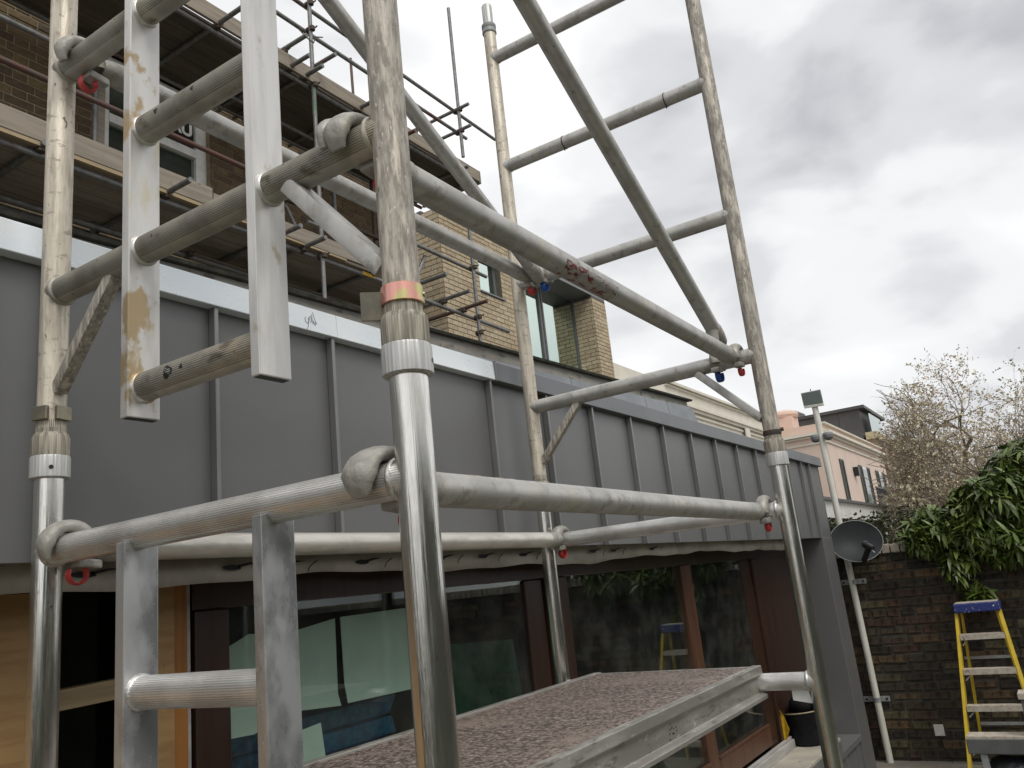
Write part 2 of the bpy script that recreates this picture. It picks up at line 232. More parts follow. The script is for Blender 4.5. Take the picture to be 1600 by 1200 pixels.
# ------------------------------------------------------------------ mesh helpers
def V(*a): return Vector(a)
def frame_of(d):
    d = d.normalized(); a = V(0, 0, 1) if abs(d.z) < .9 else V(1, 0, 0)
    x = a.cross(d).normalized(); y = d.cross(x); return x, y
class MB:
    def __init__(s): s.v = []; s.f = []
    def add(s, vs, fs):
        k = len(s.v); s.v += [tuple(p) for p in vs]; s.f += [tuple(i+k for i in f) for f in fs]; return s
    def ring(s, rings, closed_ends=True):
        n = len(rings[0]); vs = [p for r in rings for p in r]; fs = []
        for i in range(len(rings)-1):
            for j in range(n): fs.append((i*n+j, i*n+(j+1) % n, (i+1)*n+(j+1) % n, (i+1)*n+j))
        if closed_ends: fs += [tuple(range(n))[::-1], tuple((len(rings)-1)*n+j for j in range(n))]
        return s.add(vs, fs)
    def tube(s, p0, p1, r, seg=20, r1=None, cap=True):
        p0, p1 = Vector(p0), Vector(p1); x, y = frame_of(p1-p0); r1 = r if r1 is None else r1
        return s.ring([[p+rr*(cos(2*pi*j/seg)*x+sin(2*pi*j/seg)*y) for j in range(seg)] for p, rr in ((p0, r), (p1, r1))], cap)
    def ribbed(s, p0, p1, r, n=44, depth=.0017):
        p0, p1 = Vector(p0), Vector(p1); d = (p1-p0).normalized(); x = V(0, 0, 1).cross(d).normalized(); y = d.cross(x)
        prof = []
        for i in range(n):
            a0 = 2*pi*i/n; ang = math.degrees(a0) % 360
            rib = not (235 < ang < 300)
            for k, q in ((0, 0), (.42, 0), (.52, 1), (.9, 1)):
                a = a0+k*2*pi/n; prof.append((a, r-(depth if (q and rib) else 0)))
        return s.ring([[p+rr*(cos(a)*x+sin(a)*y) for a, rr in prof] for p in (p0, p1)])
    def lathe(s, p0, ax, prof, seg=24, ribs=0, rd=.001):
        p0 = Vector(p0); ax = Vector(ax).normalized(); x, y = frame_of(ax); R = []
        for t, r in prof:
            R.append([p0+ax*t+(r-(rd if ribs and (j//2) % 2 else 0))*(cos(2*pi*j/seg)*x+sin(2*pi*j/seg)*y) for j in range(seg)])
        return s.ring(R)
    def sweep(s, pts, rad, side, seg=12):
        """pts: polyline, rad: list of (along side, along normal), side: constant vector"""
        R = []; side = Vector(side).normalized(); pts = [Vector(p) for p in pts]
        for i, p in enumerate(pts):
            t = (pts[min(i+1, len(pts)-1)]-pts[max(i-1, 0)]).normalized(); nrm = t.cross(side).normalized(); a, b = rad[i]
            R.append([p+a*cos(2*pi*j/seg)*side+b*sin(2*pi*j/seg)*nrm for j in range(seg)])
        return s.ring(R)
    def wire(s, pts, r, seg=6):
        pts = [Vector(p) for p in pts]; R = []
        x, y = frame_of(pts[1]-pts[0])
        for i, p in enumerate(pts):
            t = (pts[min(i+1, len(pts)-1)]-pts[max(i-1, 0)]).normalized(); y = t.cross(x).normalized(); x = y.cross(t).normalized()
            rr = r[i] if isinstance(r, (list, tuple)) else r
            R.append([p+rr*(cos(2*pi*j/seg)*x+sin(2*pi*j/seg)*y) for j in range(seg)])
        return s.ring(R)
    def box(s, a, b):
        x0, y0, z0 = a; x1, y1, z1 = b
        vs = [(x0, y0, z0), (x1, y0, z0), (x1, y1, z0), (x0, y1, z0), (x0, y0, z1), (x1, y0, z1), (x1, y1, z1), (x0, y1, z1)]
        return s.add(vs, [(0, 3, 2, 1), (4, 5, 6, 7), (0, 1, 5, 4), (1, 2, 6, 5), (2, 3, 7, 6), (3, 0, 4, 7)])
    def hexa(s, vs): return s.add(vs, [(0, 3, 2, 1), (4, 5, 6, 7), (0, 1, 5, 4), (1, 2, 6, 5), (2, 3, 7, 6), (3, 0, 4, 7)])
    def beam(s, p0, p1, wv, hv):
        p0, p1, wv, hv = Vector(p0), Vector(p1), Vector(wv), Vector(hv)
        return s.hexa([p0-wv-hv, p1-wv-hv, p1+wv-hv, p0+wv-hv, p0-wv+hv, p1-wv+hv, p1+wv+hv, p0+wv+hv])
    def prism(s, poly, vec):
        n = len(poly); vec = Vector(vec); vs = [Vector(p) for p in poly]+[Vector(p)+vec for p in poly]
        return s.add(vs, [tuple(range(n))[::-1], tuple(range(n, 2*n))]+[(i, (i+1) % n, n+(i+1) % n, n+i) for i in range(n)])
    def sphere(s, c, r, nu=14, nv=8, sz=1):
        c = Vector(c); R = []
        for i in range(nv+1):
            a = -pi/2+pi*i/nv; rr = max(cos(a), .01)
            R.append([c+V(r*rr*cos(2*pi*j/nu), r*rr*sin(2*pi*j/nu), r*sin(a)*sz) for j in range(nu)])
        return s.ring(R)
    def build(s, name, m, parent=None, smooth=None, bevel=0, segs=2, **props):
        org = origin(parent) if parent else V(0, 0, 0)
        if not parent and props.get('at'): org = Vector(props.pop('at'))
        else: props.pop('at', None)
        me = bpy.data.meshes.new(name); me.from_pydata([tuple(Vector(p)-org) for p in s.v], [], s.f)
        bm = bmesh.new(); bm.from_mesh(me)
        if bevel:
            es = [e for e in bm.edges if len(e.link_faces) == 2 and e.calc_face_angle(0) > .5]
            bmesh.ops.bevel(bm, geom=es, offset=bevel, segments=segs, affect='EDGES', profile=.6, clamp_overlap=True)
        bmesh.ops.recalc_face_normals(bm, faces=bm.faces); bm.to_mesh(me); bm.free()
        if smooth is not None:
            for p in me.polygons: p.use_smooth = True
            me.set_sharp_from_angle(angle=radians(smooth))
        me.materials.append(MT[m]); o = bpy.data.objects.new(name, me); C.objects.link(o)
        if parent: o.parent = parent
        else: o.location = org
        for k, v in props.items(): o[k] = v
        return o
def origin(o):
    p = V(0, 0, 0)
    while o is not None: p = p+o.location; o = o.parent
    return p
def thing(name, label, cat, at, group=None):
    o = bpy.data.objects.new(name, None); o.empty_display_size = .1; C.objects.link(o); o.location = at
    o['label'] = label; o['category'] = cat
    if group: o['group'] = group
    return o
def lab(label, cat, group=None):
    d = dict(label=label, category=cat)
    if group: d['group'] = group
    return d
def cp(o, parent, dx=V(0, 0, 0)):
    n = o.copy(); C.objects.link(n); n.parent = parent; n.location = o.location+dx; return n

# bricks ---------------------------------------------------------------
BRM = {}
def brick_mesh(L, H, D, m, bev=.004, var=0):
    k = (round(L, 3), round(H, 3), m, var)
    if k not in BRM:
        me = bpy.data.meshes.new('brick'); bm = bmesh.new(); bmesh.ops.create_cube(bm, size=1)
        for v in bm.verts: v.co = V(v.co.x*L, v.co.y*D, v.co.z*H)
        fr = [e for e in bm.edges if all(v.co.y < 0 for v in e.verts)]
        if var:
            rv = random.Random(var*7+int(L*1000)); bev = rv.uniform(.005, .010)
            for v in bm.verts: v.co += V(rv.uniform(-.006, .004)*(1 if v.co.x > 0 else -1), rv.uniform(-.005, .003), rv.uniform(-.005, .003)*(1 if v.co.z > 0 else -1))
        bmesh.ops.bevel(bm, geom=fr, offset=bev, segments=2 if var else 1, affect='EDGES')
        bm.to_mesh(me); bm.free(); me.materials.append(MT[m]); BRM[k] = me
    return BRM[k]
def bricks(parent, o, u, n, length, z0, z1, m, course=.075, bl=.225, joint=.010, holes=(), limit=300, proud=.006, flem=False, jit=.0015, seed=1):
    """rows of bricks on the plane through o, along u, facing n; o,u,n world vectors; holes in (u0,u1,z0,z1)"""
    rg = random.Random(seed); o = Vector(o); u = Vector(u); n = Vector(n); D = .03
    cand = []; k = 0; z = z0
    while z+course <= z1+.001:
        x = -(bl/2 if k % 2 else 0); i = 0
        if flem: x = -(bl*.75 if k % 2 else 0)
        if flem == 2: x = -rg.uniform(0, bl)
        while x < length-.01:
            L = bl
            if flem and i % 2: L = bl*.5
            if flem == 2: L = bl*rg.choice((1, 1, 1, 1.04, .96, .5, .52))
            a, b = max(x, 0), min(x+L, length); i += 1; x += L
            segs = [(a, b)]
            for h in holes:
                if h[2] < z+course*.7 and h[3] > z+course*.3:
                    ns = []
                    for s0, s1 in segs:
                        if s1 <= h[0] or s0 >= h[1]: ns.append((s0, s1)); continue
                        if s0 < h[0]: ns.append((s0, h[0]))
                        if s1 > h[1]: ns.append((h[1], s1))
                    segs = ns
            for s0, s1 in segs:
                if s1-s0 > .03: cand.append((s0, s1, z))
        z += course; k += 1
    sel = []
    for s0, s1, zz in cand:
        c = o+u*((s0+s1)/2)+V(0, 0, zz+course/2-o.z); d = inframe(c, 10)
        sel.append((d if d else 1e9, s0, s1, zz, c))
    sel.sort(key=lambda t: t[0])
    ang = math.atan2(u.y, u.x); org = origin(parent); stuff = MB()
    for i, (d, s0, s1, zz, c) in enumerate(sel):
        L, H = s1-s0-joint, course-joint; c = c+n*(proud-D/2+rg.uniform(-jit, jit))+V(0, 0, rg.uniform(-jit, jit)*.6)
        if i < limit and d < 1e8:
            b = bpy.data.objects.new('brick', brick_mesh(round(L, 2) if flem == 2 else L, H, D, m, var=(rg.randint(1, 5) if flem == 2 else 0))); C.objects.link(b); b.parent = parent; b.location = c-org
            b.rotation_euler = (0, 0, ang+rg.uniform(-.006, .006))
            # local -Y must face n
            if (Matrix.Rotation(ang, 3, 'Z') @ V(0, -1, 0)).dot(n) < 0: b.rotation_euler.z += pi
        else:
            stuff.hexa([c+u*(sx*L/2)+n*(-sy*D/2)+V(0, 0, sz*H/2) for sx, sy, sz in ((-1, -1, -1), (1, -1, -1), (1, 1, -1), (-1, 1, -1), (-1, -1, 1), (1, -1, 1), (1, 1, 1), (-1, 1, 1))])
    if stuff.v: stuff.build('brickwork', m, parent, kind='stuff')

# ------------------------------------------------------------------ ground
g = MB().add([(-60, -60, 0), (120, -60, 0), (120, 60, 0), (-60, 60, 0)], [(0, 1, 2, 3)]).build('ground', 'ground', kind='structure')
MB().add([(-6.6, -5.6, .004), (5.0, -5.6, .004), (5.0, -1.3, .004), (-6.6, -1.3, .004)], [(0, 1, 2, 3)]).build('added_lawn', 'added_lawn', kind='structure')  # unseen green ground added to darken and tint the leg reflections

# ------------------------------------------------------------------ the zinc-clad extension
YF, YG = .9915, 1.24
ext = thing('garden_extension', 'single-storey extension clad in dark grey standing-seam zinc behind the aluminium tower', 'building', (1.6, 3, 0))
seams = [.451+.4*k for k in range(-9, 15)]+[6.305, 6.70]
edges = [-3.6]+seams
for i in range(len(edges)-1):
    a, b = edges[i]+.001, edges[i+1]-.001
    MB().box((a, YF, 1.847), (b, YF+.03, 2.50)).build('cladding_panel', 'zinc', ext)
for x in seams[:-1]:
    MB().box((x-.006, YF-.026, 1.843), (x+.006, YF-.0005, 2.462)).build('standing_seam', 'zinchighlight', ext, bevel=.002, segs=1)
MB().box((6.701, YF-.002, 1.845), (6.715, YF+.40, 2.46)).build('end_panel', 'zinc', ext)
# flashing still in its protective film, then grey capping
fl = MB()
for a, b in ((-3.6, .862), (.8635, 1.672)):
    fl.hexa([(a, YF-.034, 2.458), (b, YF-.034, 2.458), (b, YF+.02, 2.458), (a, YF+.02, 2.458), (a, YF-.030, 2.528), (b, YF-.030, 2.528), (b, YF+.02, 2.530), (a, YF+.02, 2.530)])
flo = fl.build('flashing', 'film', ext, bevel=.0015, segs=1, label='pale blue film covered flashing strip')
MB().hexa([(1.677, YF-.036, 2.456), (6.722, YF-.036, 2.456), (6.722, YF+.1, 2.456), (1.677, YF+.1, 2.456), (1.677, YF-.032, 2.53), (6.722, YF-.032, 2.535), (6.722, YF+.1, 2.555), (1.677, YF+.1, 2.55)]).build('capping', 'cap', ext, bevel=.002, segs=1)
MB().box((1.6725, YF-.038, 2.455), (1.679, YF+.02, 2.531)).build('capping_joint', 'zinchighlight', ext)
# pencil scribble on the film
scr = MB(); sx, sz, k = .742, 2.474, .046
for st in ([(.0, .62), (-.08, .45), (-.05, .2), (.1, .1), (.2, .3), (.22, .6)], [(.22, .6), (.2, .2), (.12, -.2), (.02, -.35)], [(.30, .35), (.27, .6), (.36, .78), (.45, .6), (.42, .3), (.33, .25)], [(.5, .95), (.52, .5), (.55, .15), (.62, .45), (.7, .1)], [(.72, .1), (.8, .4), (.86, .2)], [(.60, 1.15), (.68, .8), (.80, .3)]):
    scr.wire([(sx+p[0]*k, YF-.0342+.004*p[1]*k/.07, sz+p[1]*k*.8) for p in st], .0006, 4)
scr.build('scribble', 'ink', flo)
# roof, upstand and slates
MB().box((-3.6, YF+.03, 2.44), (6.70, 5.19, 2.50)).build('roof', 'roof', ext)
def ztop(x): return 2.62+.031*x
up = MB()
up.hexa([(-3.6, 1.13, 2.50), (4.16, 1.13, 2.50), (4.16, 1.42, 2.50), (-3.6, 1.42, 2.50), (-3.6, 1.15, ztop(-3.6)), (4.16, 1.15, ztop(4.16)), (4.16, 1.42, ztop(4.16)), (-3.6, 1.42, ztop(-3.6))])
ups = up.build('upstand', 'upstand', ext)
MB().hexa([(-3.6, 1.125, ztop(-3.6)-.002), (4.2, 1.125, ztop(4.2)-.002), (4.2, 1.44, ztop(4.2)-.002), (-3.6, 1.44, ztop(-3.6)-.002), (-3.6, 1.12, ztop(-3.6)+.007), (4.2, 1.12, ztop(4.2)+.007), (4.2, 1.44, ztop(4.2)+.009), (-3.6, 1.44, ztop(-3.6)+.009)]).build('drip_shadow_edge', 'dripshadow', ups)
xs = [1.70, 2.14, 2.55, 2.97, 3.40, 3.72, 4.18]
for i in range(6):
    a, b = xs[i]+.003, xs[i+1]-.003; zt = lambda x: 2.604+.036*(x-1.7)
    pts = [(a, 1.095, 2.545), (b, 1.095, 2.545), (b, 1.11, zt(b)), (a, 1.11, zt(a))]
    if i == 5: pts = [(a, 1.095, 2.545), (b+.02, 1.095, 2.545), (b-.03, 1.11, zt(b)-.012), (b-.07, 1.11, zt(b)), (a, 1.11, zt(a))]
    MB().prism(pts, (0, .012, 0)).build('slate', 'slate', ext)
# soffit and hanging membrane
MB().box((-3.6, YF+.002, 1.851), (6.36, YG+.1, 1.866)).build('soffit', 'membrane', ext)
mem = MB(); n = 140; xa, xb = -.9, 5.6
top = []; bot = []
for i in range(n+1):
    x = xa+(xb-xa)*i/n
    top.append((x, 1.07+.006*sin(x*7), 1.850)); bot.append((x, 1.075+.012*sin(x*5+1)+.005*sin(x*23), 1.788+.008*sin(x*2.1)+.006*sin(x*6.3+2)+.003*sin(x*17)))
mem.add(top+bot, [(i, i+1, n+2+i, n+1+i) for i in range(n)])
mo = mem.build('membrane', 'membrane', ext, smooth=60); sm = mo.modifiers.new('s', 'SOLIDIFY'); sm.thickness = .002
for x in (.18, .55, .70, 1.02, 1.38, 1.62, 1.90, 2.45, 2.66, 3.1):
    y = lambda xx: 1.068+.006*sin(xx*7)-.006
    pr = MB(); pr.prism([(x+.030*cos(t)+.008*t/6, y(x), 1.825+.007*sin(t)) for t in [2*pi*q/10 for q in range(10)]], (0, .0006, 0))
    pr.prism([(x+.02, y(x), 1.823), (x+.06, y(x), 1.831), (x+.095, y(x), 1.834), (x+.06, y(x), 1.836), (x+.02, y(x), 1.831)], (0, .0006, 0))
    pr.wire([(x+.10+.035*q, y(x), 1.805+.028*math.sqrt(q)) for q in (0, .1, .25, .5, .8, 1)], .0016, 4); pr.build('print', 'ink', mo)

# cheek at the right end, plinth ledge and sill
MB().box((6.37, YF-.004, 0), (6.715, 1.75, 1.846)).build('cheek', 'zinc', ext, bevel=.003, segs=1)
led = MB().box((2.5, YF-.012, .285), (6.369, YG+.05, .33)).build('ledge', 'zinchighlight', ext, bevel=.003, segs=1)
MB().box((-3.6, YF+.01, 0), (6.369, YF+.06, .284)).build('plinth', 'zinc', ext)
for x in [2.6+.4*k for k in range(10)]: MB().box((x-.006, YF-.012, 0), (x+.006, YF+.0095, .284)).build('standing_seam', 'zinchighlight', ext)
MB().box((1.0, .955, .425), (5.62, 1.182, .45)).build('sill_board', 'sill', ext, bevel=.004, segs=1)
MB().box((1.0, .953, .332), (5.62, .975, .424)).build('sill_front', 'zinchighlight', ext)
for a, b, z in ((1.185, 1.200, .50), (1.205, 1.222, .515)): MB().box((.6, a, .43), (6.36, b, z)).build('door_track', 'track', ext)
# timber and glazing, positions from image pixels rescaled about the camera
win = MB().box((.565, YG-.01, 1.733), (6.36, YG+.06, 1.85)).build('window_head', 'mahogshade', ext, bevel=.003, segs=1)
for a, b, m, dy in ((.572, .677, 'mahogshade', -.012), (2.161, 2.301, 'mahogshade', 0), (2.310, 2.487, 'mahogshade', -.02), (3.841, 3.985, 'mahog', -.015), (4.96, 5.152, 'mahogshade', 0), (5.161, 5.316, 'mahogshade', -.02)):
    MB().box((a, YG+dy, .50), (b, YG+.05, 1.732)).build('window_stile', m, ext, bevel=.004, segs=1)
MB().box((5.318, YG-.005, .45), (6.368, YG+.05, 1.732)).build('timber_panel', 'mahogshade', ext, label='red-brown timber panel beside the zinc cheek, colour darkened for shade')
for a, b, dy, m in ((.678, 2.160, -.012, 'mahogshade'), (2.488, 3.840, -.02, 'mahog'), (3.986, 4.959, -.015, 'mahog')):
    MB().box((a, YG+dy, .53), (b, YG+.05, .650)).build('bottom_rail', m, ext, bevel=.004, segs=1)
    MB().box((a, YG+dy-.004, .651), (b, YG+dy+.014, .663)).build('glazing_bead', 'mahog', ext)
for a, b, y in ((.677, 2.161, YG+.012), (2.487, 3.841, YG+.004), (3.985, 4.96, YG+.008)):
    MB().box((a, y, .650), (b, y+.006, 1.733)).build('pane', 'glass', ext)
MB().box((.547, YG-.004, .45), (.561, YG+.02, 1.80)).build('gasket', 'track', ext)
MB().box((-1.6, YG-.035, .40), (.203, YG-.017, 1.80)).build('plywood_board', 'ply', ext, label='orange plywood board closing the left opening')
MB().box((.433, YG-.03, .40), (.499, YG+.06, 1.84)).build('timber_post', 'ply', ext, bevel=.002, segs=1)
MB().box((.500, YG-.015, .40), (.546, YG+.06, 1.84)).build('door_jamb', 'jamb', ext, bevel=.002, segs=1)
MB().hexa([(.06, YG+.02, 1.540), (.45, YG+.02, 1.551), (.45, YG+.07, 1.551), (.06, YG+.07, 1.540), (.06, YG+.02, 1.582), (.45, YG+.02, 1.596), (.45, YG+.07, 1.596), (.06, YG+.07, 1.582)]).build('batten', 'timber', ext)
# room behind
rm = MB()
rm.add([(-3.5, YG+.07, .44), (6.36, YG+.07, .44), (6.36, 5.0, .44), (-3.5, 5.0, .44)], [(0, 1, 2, 3)])
rm.build('floor', 'floorin', ext)
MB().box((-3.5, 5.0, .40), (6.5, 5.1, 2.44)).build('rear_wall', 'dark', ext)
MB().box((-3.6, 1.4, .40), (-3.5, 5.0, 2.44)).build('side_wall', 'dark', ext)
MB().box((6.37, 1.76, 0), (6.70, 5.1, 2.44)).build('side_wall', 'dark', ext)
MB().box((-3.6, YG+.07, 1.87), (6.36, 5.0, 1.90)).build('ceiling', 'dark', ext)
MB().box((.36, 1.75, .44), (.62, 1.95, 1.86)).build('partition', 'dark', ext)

# things seen behind the panes
def sheet(pts, y, label, m='paper', cat='paper sheet', name='paper_sheet', lean=.05, th=.002, group=None):
    o = MB().prism([(p[0], y+lean*(p[1]-1.3), p[1]) for p in pts], (0, th, 0)).build(name, m, at=(pts[0][0], y, pts[0][1]), **lab(label, cat, group))
    return o
sheet([(1.01, 1.415), (1.205, 1.400), (1.195, 1.44), (1.21, 1.670), (1.005, 1.643), (.99, 1.5)], 1.36, 'pale green paper sheet behind the pane, left of the dark gap')
sheet([(1.238, 1.402), (1.56, 1.398), (1.68, 1.40), (1.70, 1.678), (1.236, 1.672), (1.23, 1.46)], 1.362, 'large pale green paper sheet behind the pane, right of the dark gap')
sheet([(.745, 1.385), (.86, 1.38), (.965, 1.42), (.975, 1.645), (.86, 1.655), (.755, 1.615)], 1.359, 'small pale paper sheet next to the dark red window stile')
sheet([(.905, 1.0), (1.11, .98), (1.075, 1.372), (.895, 1.355)], 1.32, 'narrow pale green paper sheet leaning low behind the pane')
bb = MB()
for i in range(6):
    z0 = .95+.07*i; d = .02*sin(i*2.1)
    bb.hexa([(.80+d, 1.52, z0), (1.62+d, 1.52, z0+.01), (1.60, 1.8, z0), (.82, 1.8, z0), (.80-d, 1.50, z0+.07), (1.62-d, 1.51, z0+.075), (1.6, 1.8, z0+.07), (.82, 1.8, z0+.07)])
bb.build('woven_bag', 'bluebag', at=(1.2, 1.65, .95), smooth=50, bevel=.012, **lab('blue woven bag heaped behind the pale paper sheets', 'bag'))
MB().prism([(1.90, 1.50, .95), (2.5, 1.50, .95), (2.48, 1.54, 1.48), (1.9, 1.53, 1.515)], (0, .03, 0)).build('tarpaulin', 'greentarp', at=(2.2, 1.5, .95), **lab('dark green tarpaulin hung behind the middle window pane', 'tarpaulin'))

# ------------------------------------------------------------------ aluminium access tower
TA = radians(.6); TL, TW, PR = 1.7697, .85, .0254
def T(x, y, z): return V(cos(TA)*x-sin(TA)*y, sin(TA)*x+cos(TA)*y, z)
TX, TY = T(1, 0, 0), T(0, 1, 0)
Z1, Z0, ZS1, ZS0, ZT, ZB = 2.343, 2.830, 3.332, 3.829, 1.851, 1.354
def weld(parent, x, y, z, sy, m='weld'):
    p = T(x, y+sy*.0215, z); MB().lathe(p, TY*sy, [(0, .0285), (.003, .0300), (.007, .0290), (.009, .0265)], 20).build('weld', m, parent, smooth=50)
def rungbar(parent, x, y0, y1, z, m, r=.0250, ribbed=True, name='rung'):
    b = MB(); (b.ribbed if ribbed else b.tube)(T(x, y0, z), T(x, y1, z), r); return b.build(name, m, parent, smooth=28 if ribbed else 40)
def stile(parent, x, y0, y1, z0, z1, m):
    b = MB(); h = .03; b.hexa([T(x-h, y0, z0), T(x+h, y0, z0), T(x+h, y1, z0), T(x-h, y1, z0), T(x-h, y0, z1), T(x+h, y0, z1), T(x+h, y1, z1), T(x-h, y1, z1)])
    o = b.build('stile', m, parent, bevel=.002); b2 = MB()
    b2.hexa([T(x-h+.003, y0+.003, z0-.0008), T(x+h-.003, y0+.003, z0-.0008), T(x+h-.003, y1-.003, z0-.0008), T(x-h+.003, y1-.003, z0-.0008), T(x-h+.003, y0+.003, z0+.001), T(x+h-.003, y0+.003, z0+.001), T(x+h-.003, y1-.003, z0+.001), T(x-h+.003, y1-.003, z0+.001)])
    b2.build('open_end_shade', 'black', o); return o  # black plate painted for the shade inside the hollow stile
def knee(parent, x, y0, z0, y1, z1, wx, wz, m):
    p0, p1 = T(x, y0, z0), T(x, y1, z1); d = (p1-p0).normalized(); nrm = d.cross(TX).normalized()
    MB().beam(p0, p1, TX*wx, nrm*wz).build('knee_brace', m, parent, bevel=.004, smooth=40)
def coupling(parent, x, y, clip, rot=0):
    p = T(x, y, 0); up = V(0, 0, 1)
    MB().lathe(p+up*2.024, up, [(0, .0322), (.033, .0322), (.042, .0285), (.043, .0262), (.066, .0256)], 200, 1, .0007).build('socket', 'socket', parent, smooth=40)
    c = MB().lathe(p+up*1.982, up, [(0, .0300), (.002, .0338), (.038, .0338), (.0415, .0326)], 120, 1, .0006).build('collar', 'collar', parent, smooth=35)
    a = math.radians(rot); d = V(cos(a), sin(a), 0)
    MB().lathe(p+up*2.000+d*.0315, d, [(0, .004), (.0026, .004)], 12).build('screw_hole', 'black', c)
    if clip == 'band':
        MB().lathe(p+up*2.080, up, [(0, .0275), (.001, .0292), (.025, .0285), (.026, .0270)], 40).build('locking_clip', 'irid', parent, smooth=40)
        l_ = V(-.70, .71, 0); q = p+l_*.040; n_ = V(-.71, -.70, 0)
        MB().beam(q+up*2.062-n_*.004, q+up*2.100+n_*.002, l_*.016, n_*.0015).build('clip_tab', 'clip', parent, bevel=.0006, segs=1)
        MB().lathe(p+up*2.093+d*.0285, d, [(0, .0035), (.0022, .003)], 10).build('rivet', 'clip', parent)
    elif clip == 'blocks':
        for ang in (200, 285):
            dd = V(cos(radians(ang)), sin(radians(ang)), 0); s = dd.cross(up); q = p+up*2.102+dd*.0275
            MB().beam(q-s*.016, q+s*.016, dd*.004, up*.013).build('locking_clip', 'clip', parent, bevel=.001, segs=1)
    elif clip == 'rust':
        MB().lathe(p+up*2.078, up, [(0, .0268), (.008, .0285), (.016, .0268)], 28).build('locking_clip', 'coupler', parent, smooth=40)
        MB().lathe(p+up*2.095+d*.024, d, [(0, .006), (.012, .006)], 10).build('rivet', 'coupler', parent)
def post(parent, x, y, z0, z1, m):
    return MB().tube(T(x, y, z0), T(x, y, z1), PR, 36).build('post', m, parent, smooth=40)
def foot(parent, x, y):
    MB().tube(T(x, y, .012), T(x, y, .30), .019, 20).build('screw_jack', 'alu_tube', parent, smooth=40)
    MB().box(tuple(T(x, y, 0)+V(-.075, -.075, .001)), tuple(T(x, y, 0)+V(.075, .075, .012))).build('base_plate', 'clip', parent)

tw = 'frames of the aluminium access tower'
f1 = thing('ladder_frame', 'upper ladder frame of the tower with paint-stained stiles, nearest the camera', 'scaffold frame', T(0, .425, 1.98), tw)
post(f1, 0, TW, 2.075, 4.0, 'alu_post_pale'); post(f1, 0, 0, 2.075, 4.0, 'alu_post')
for z in (Z1, Z0, ZS1, ZS0):
    rungbar(f1, 0, 0, TW, z, 'alu_rung', ribbed=True)
    weld(f1, 0, 0, z, 1, 'alu_rung'); weld(f1, 0, TW, z, -1, 'alu_rung')
stile(f1, 0, .567, .588, 2.040, 4.12, 'alu_stile'); stile(f1, 0, .247, .267, 2.038, 4.12, 'alu_stile_plain')
for z in (2.094, 2.5785, 3.08, 3.58):
    rungbar(f1, 0, .266, .568, z, 'alu_rung')
def padweld(parent, y, z, sy, m='alu_stile'):
    MB().lathe(T(0, y, z), TY*sy, [(0, .0285), (.0035, .0275), (.007, .0252)], 24).build('weld', m, parent, smooth=60)
for z in (2.094, Z1, 2.5785, Z0): padweld(f1, .567, z, -1)
for z in (Z1, Z0): padweld(f1, .247, z, -1)
knee(f1, 0, TW-.022, 2.145, .655, Z1-.018, .0125, .0125, 'alu_post'); knee(f1, 0, .020, 2.135, .195, Z1-.016, .020, .013, 'alu_tube')
coupling(f1, 0, 0, 'band', -62); coupling(f1, 0, TW, 'blocks', -115)
# painted smudges and nicks on the ladder rungs
for (y, z, r) in ((.47, 2.094, .011), (.435, 2.094, .004), (.50, 2.5785, .005), (.40, 2.5785, .004)):
    a = radians(205); c = T(0, y, z)+(TX*cos(a)-V(0, 0, 1)*0)*.0248+V(0, 0, -.001)
    pts = []
    for k in range(14):
        t = 2*pi*k/14; rr = r*(1+.25*sin(3*t+y*50)); ang = pi+rr*sin(t)/.0252+.05
        pts.append(T(0, y+rr*cos(t), z)+TX*cos(ang)*.0253+V(0, 0, -1)*sin(ang)*.0253)
    MB().prism(pts, -TX*.0003).build('paint_smudge', 'ink', f1)

f2 = thing('ladder_frame', 'lower ladder frame of the tower with polished legs and smooth grey stiles', 'scaffold frame', T(0, .425, 0), tw)
post(f2, 0, TW, .14, 2.0, 'chrome'); post(f2, 0, 0, .14, 2.0, 'chrome')
for z in (ZT, ZB, .857, .36):
    rungbar(f2, 0, 0, TW, z, 'alu_bright'); weld(f2, 0, 0, z, 1); weld(f2, 0, TW, z, -1)
stile(f2, 0, .572, .595, .24, 1.838, 'alu_stile_low'); stile(f2, 0, .254, .275, .24, 1.838, 'alu_stile_low')
for z in (1.6065, 1.10, .61):
    rungbar(f2, 0, .274, .573, z, 'alu_bright')
for z in (1.6065, ZB): padweld(f2, .572, z, -1, 'weld')
for y in (.5835, .2645):
    MB().lathe(T(-.002, y-.012, 1.838), V(0, 0, 1), [(0, .012), (.006, .009)], 12).build('weld', 'cast', f2, smooth=60)
foot(f2, 0, 0); foot(f2, 0, TW)

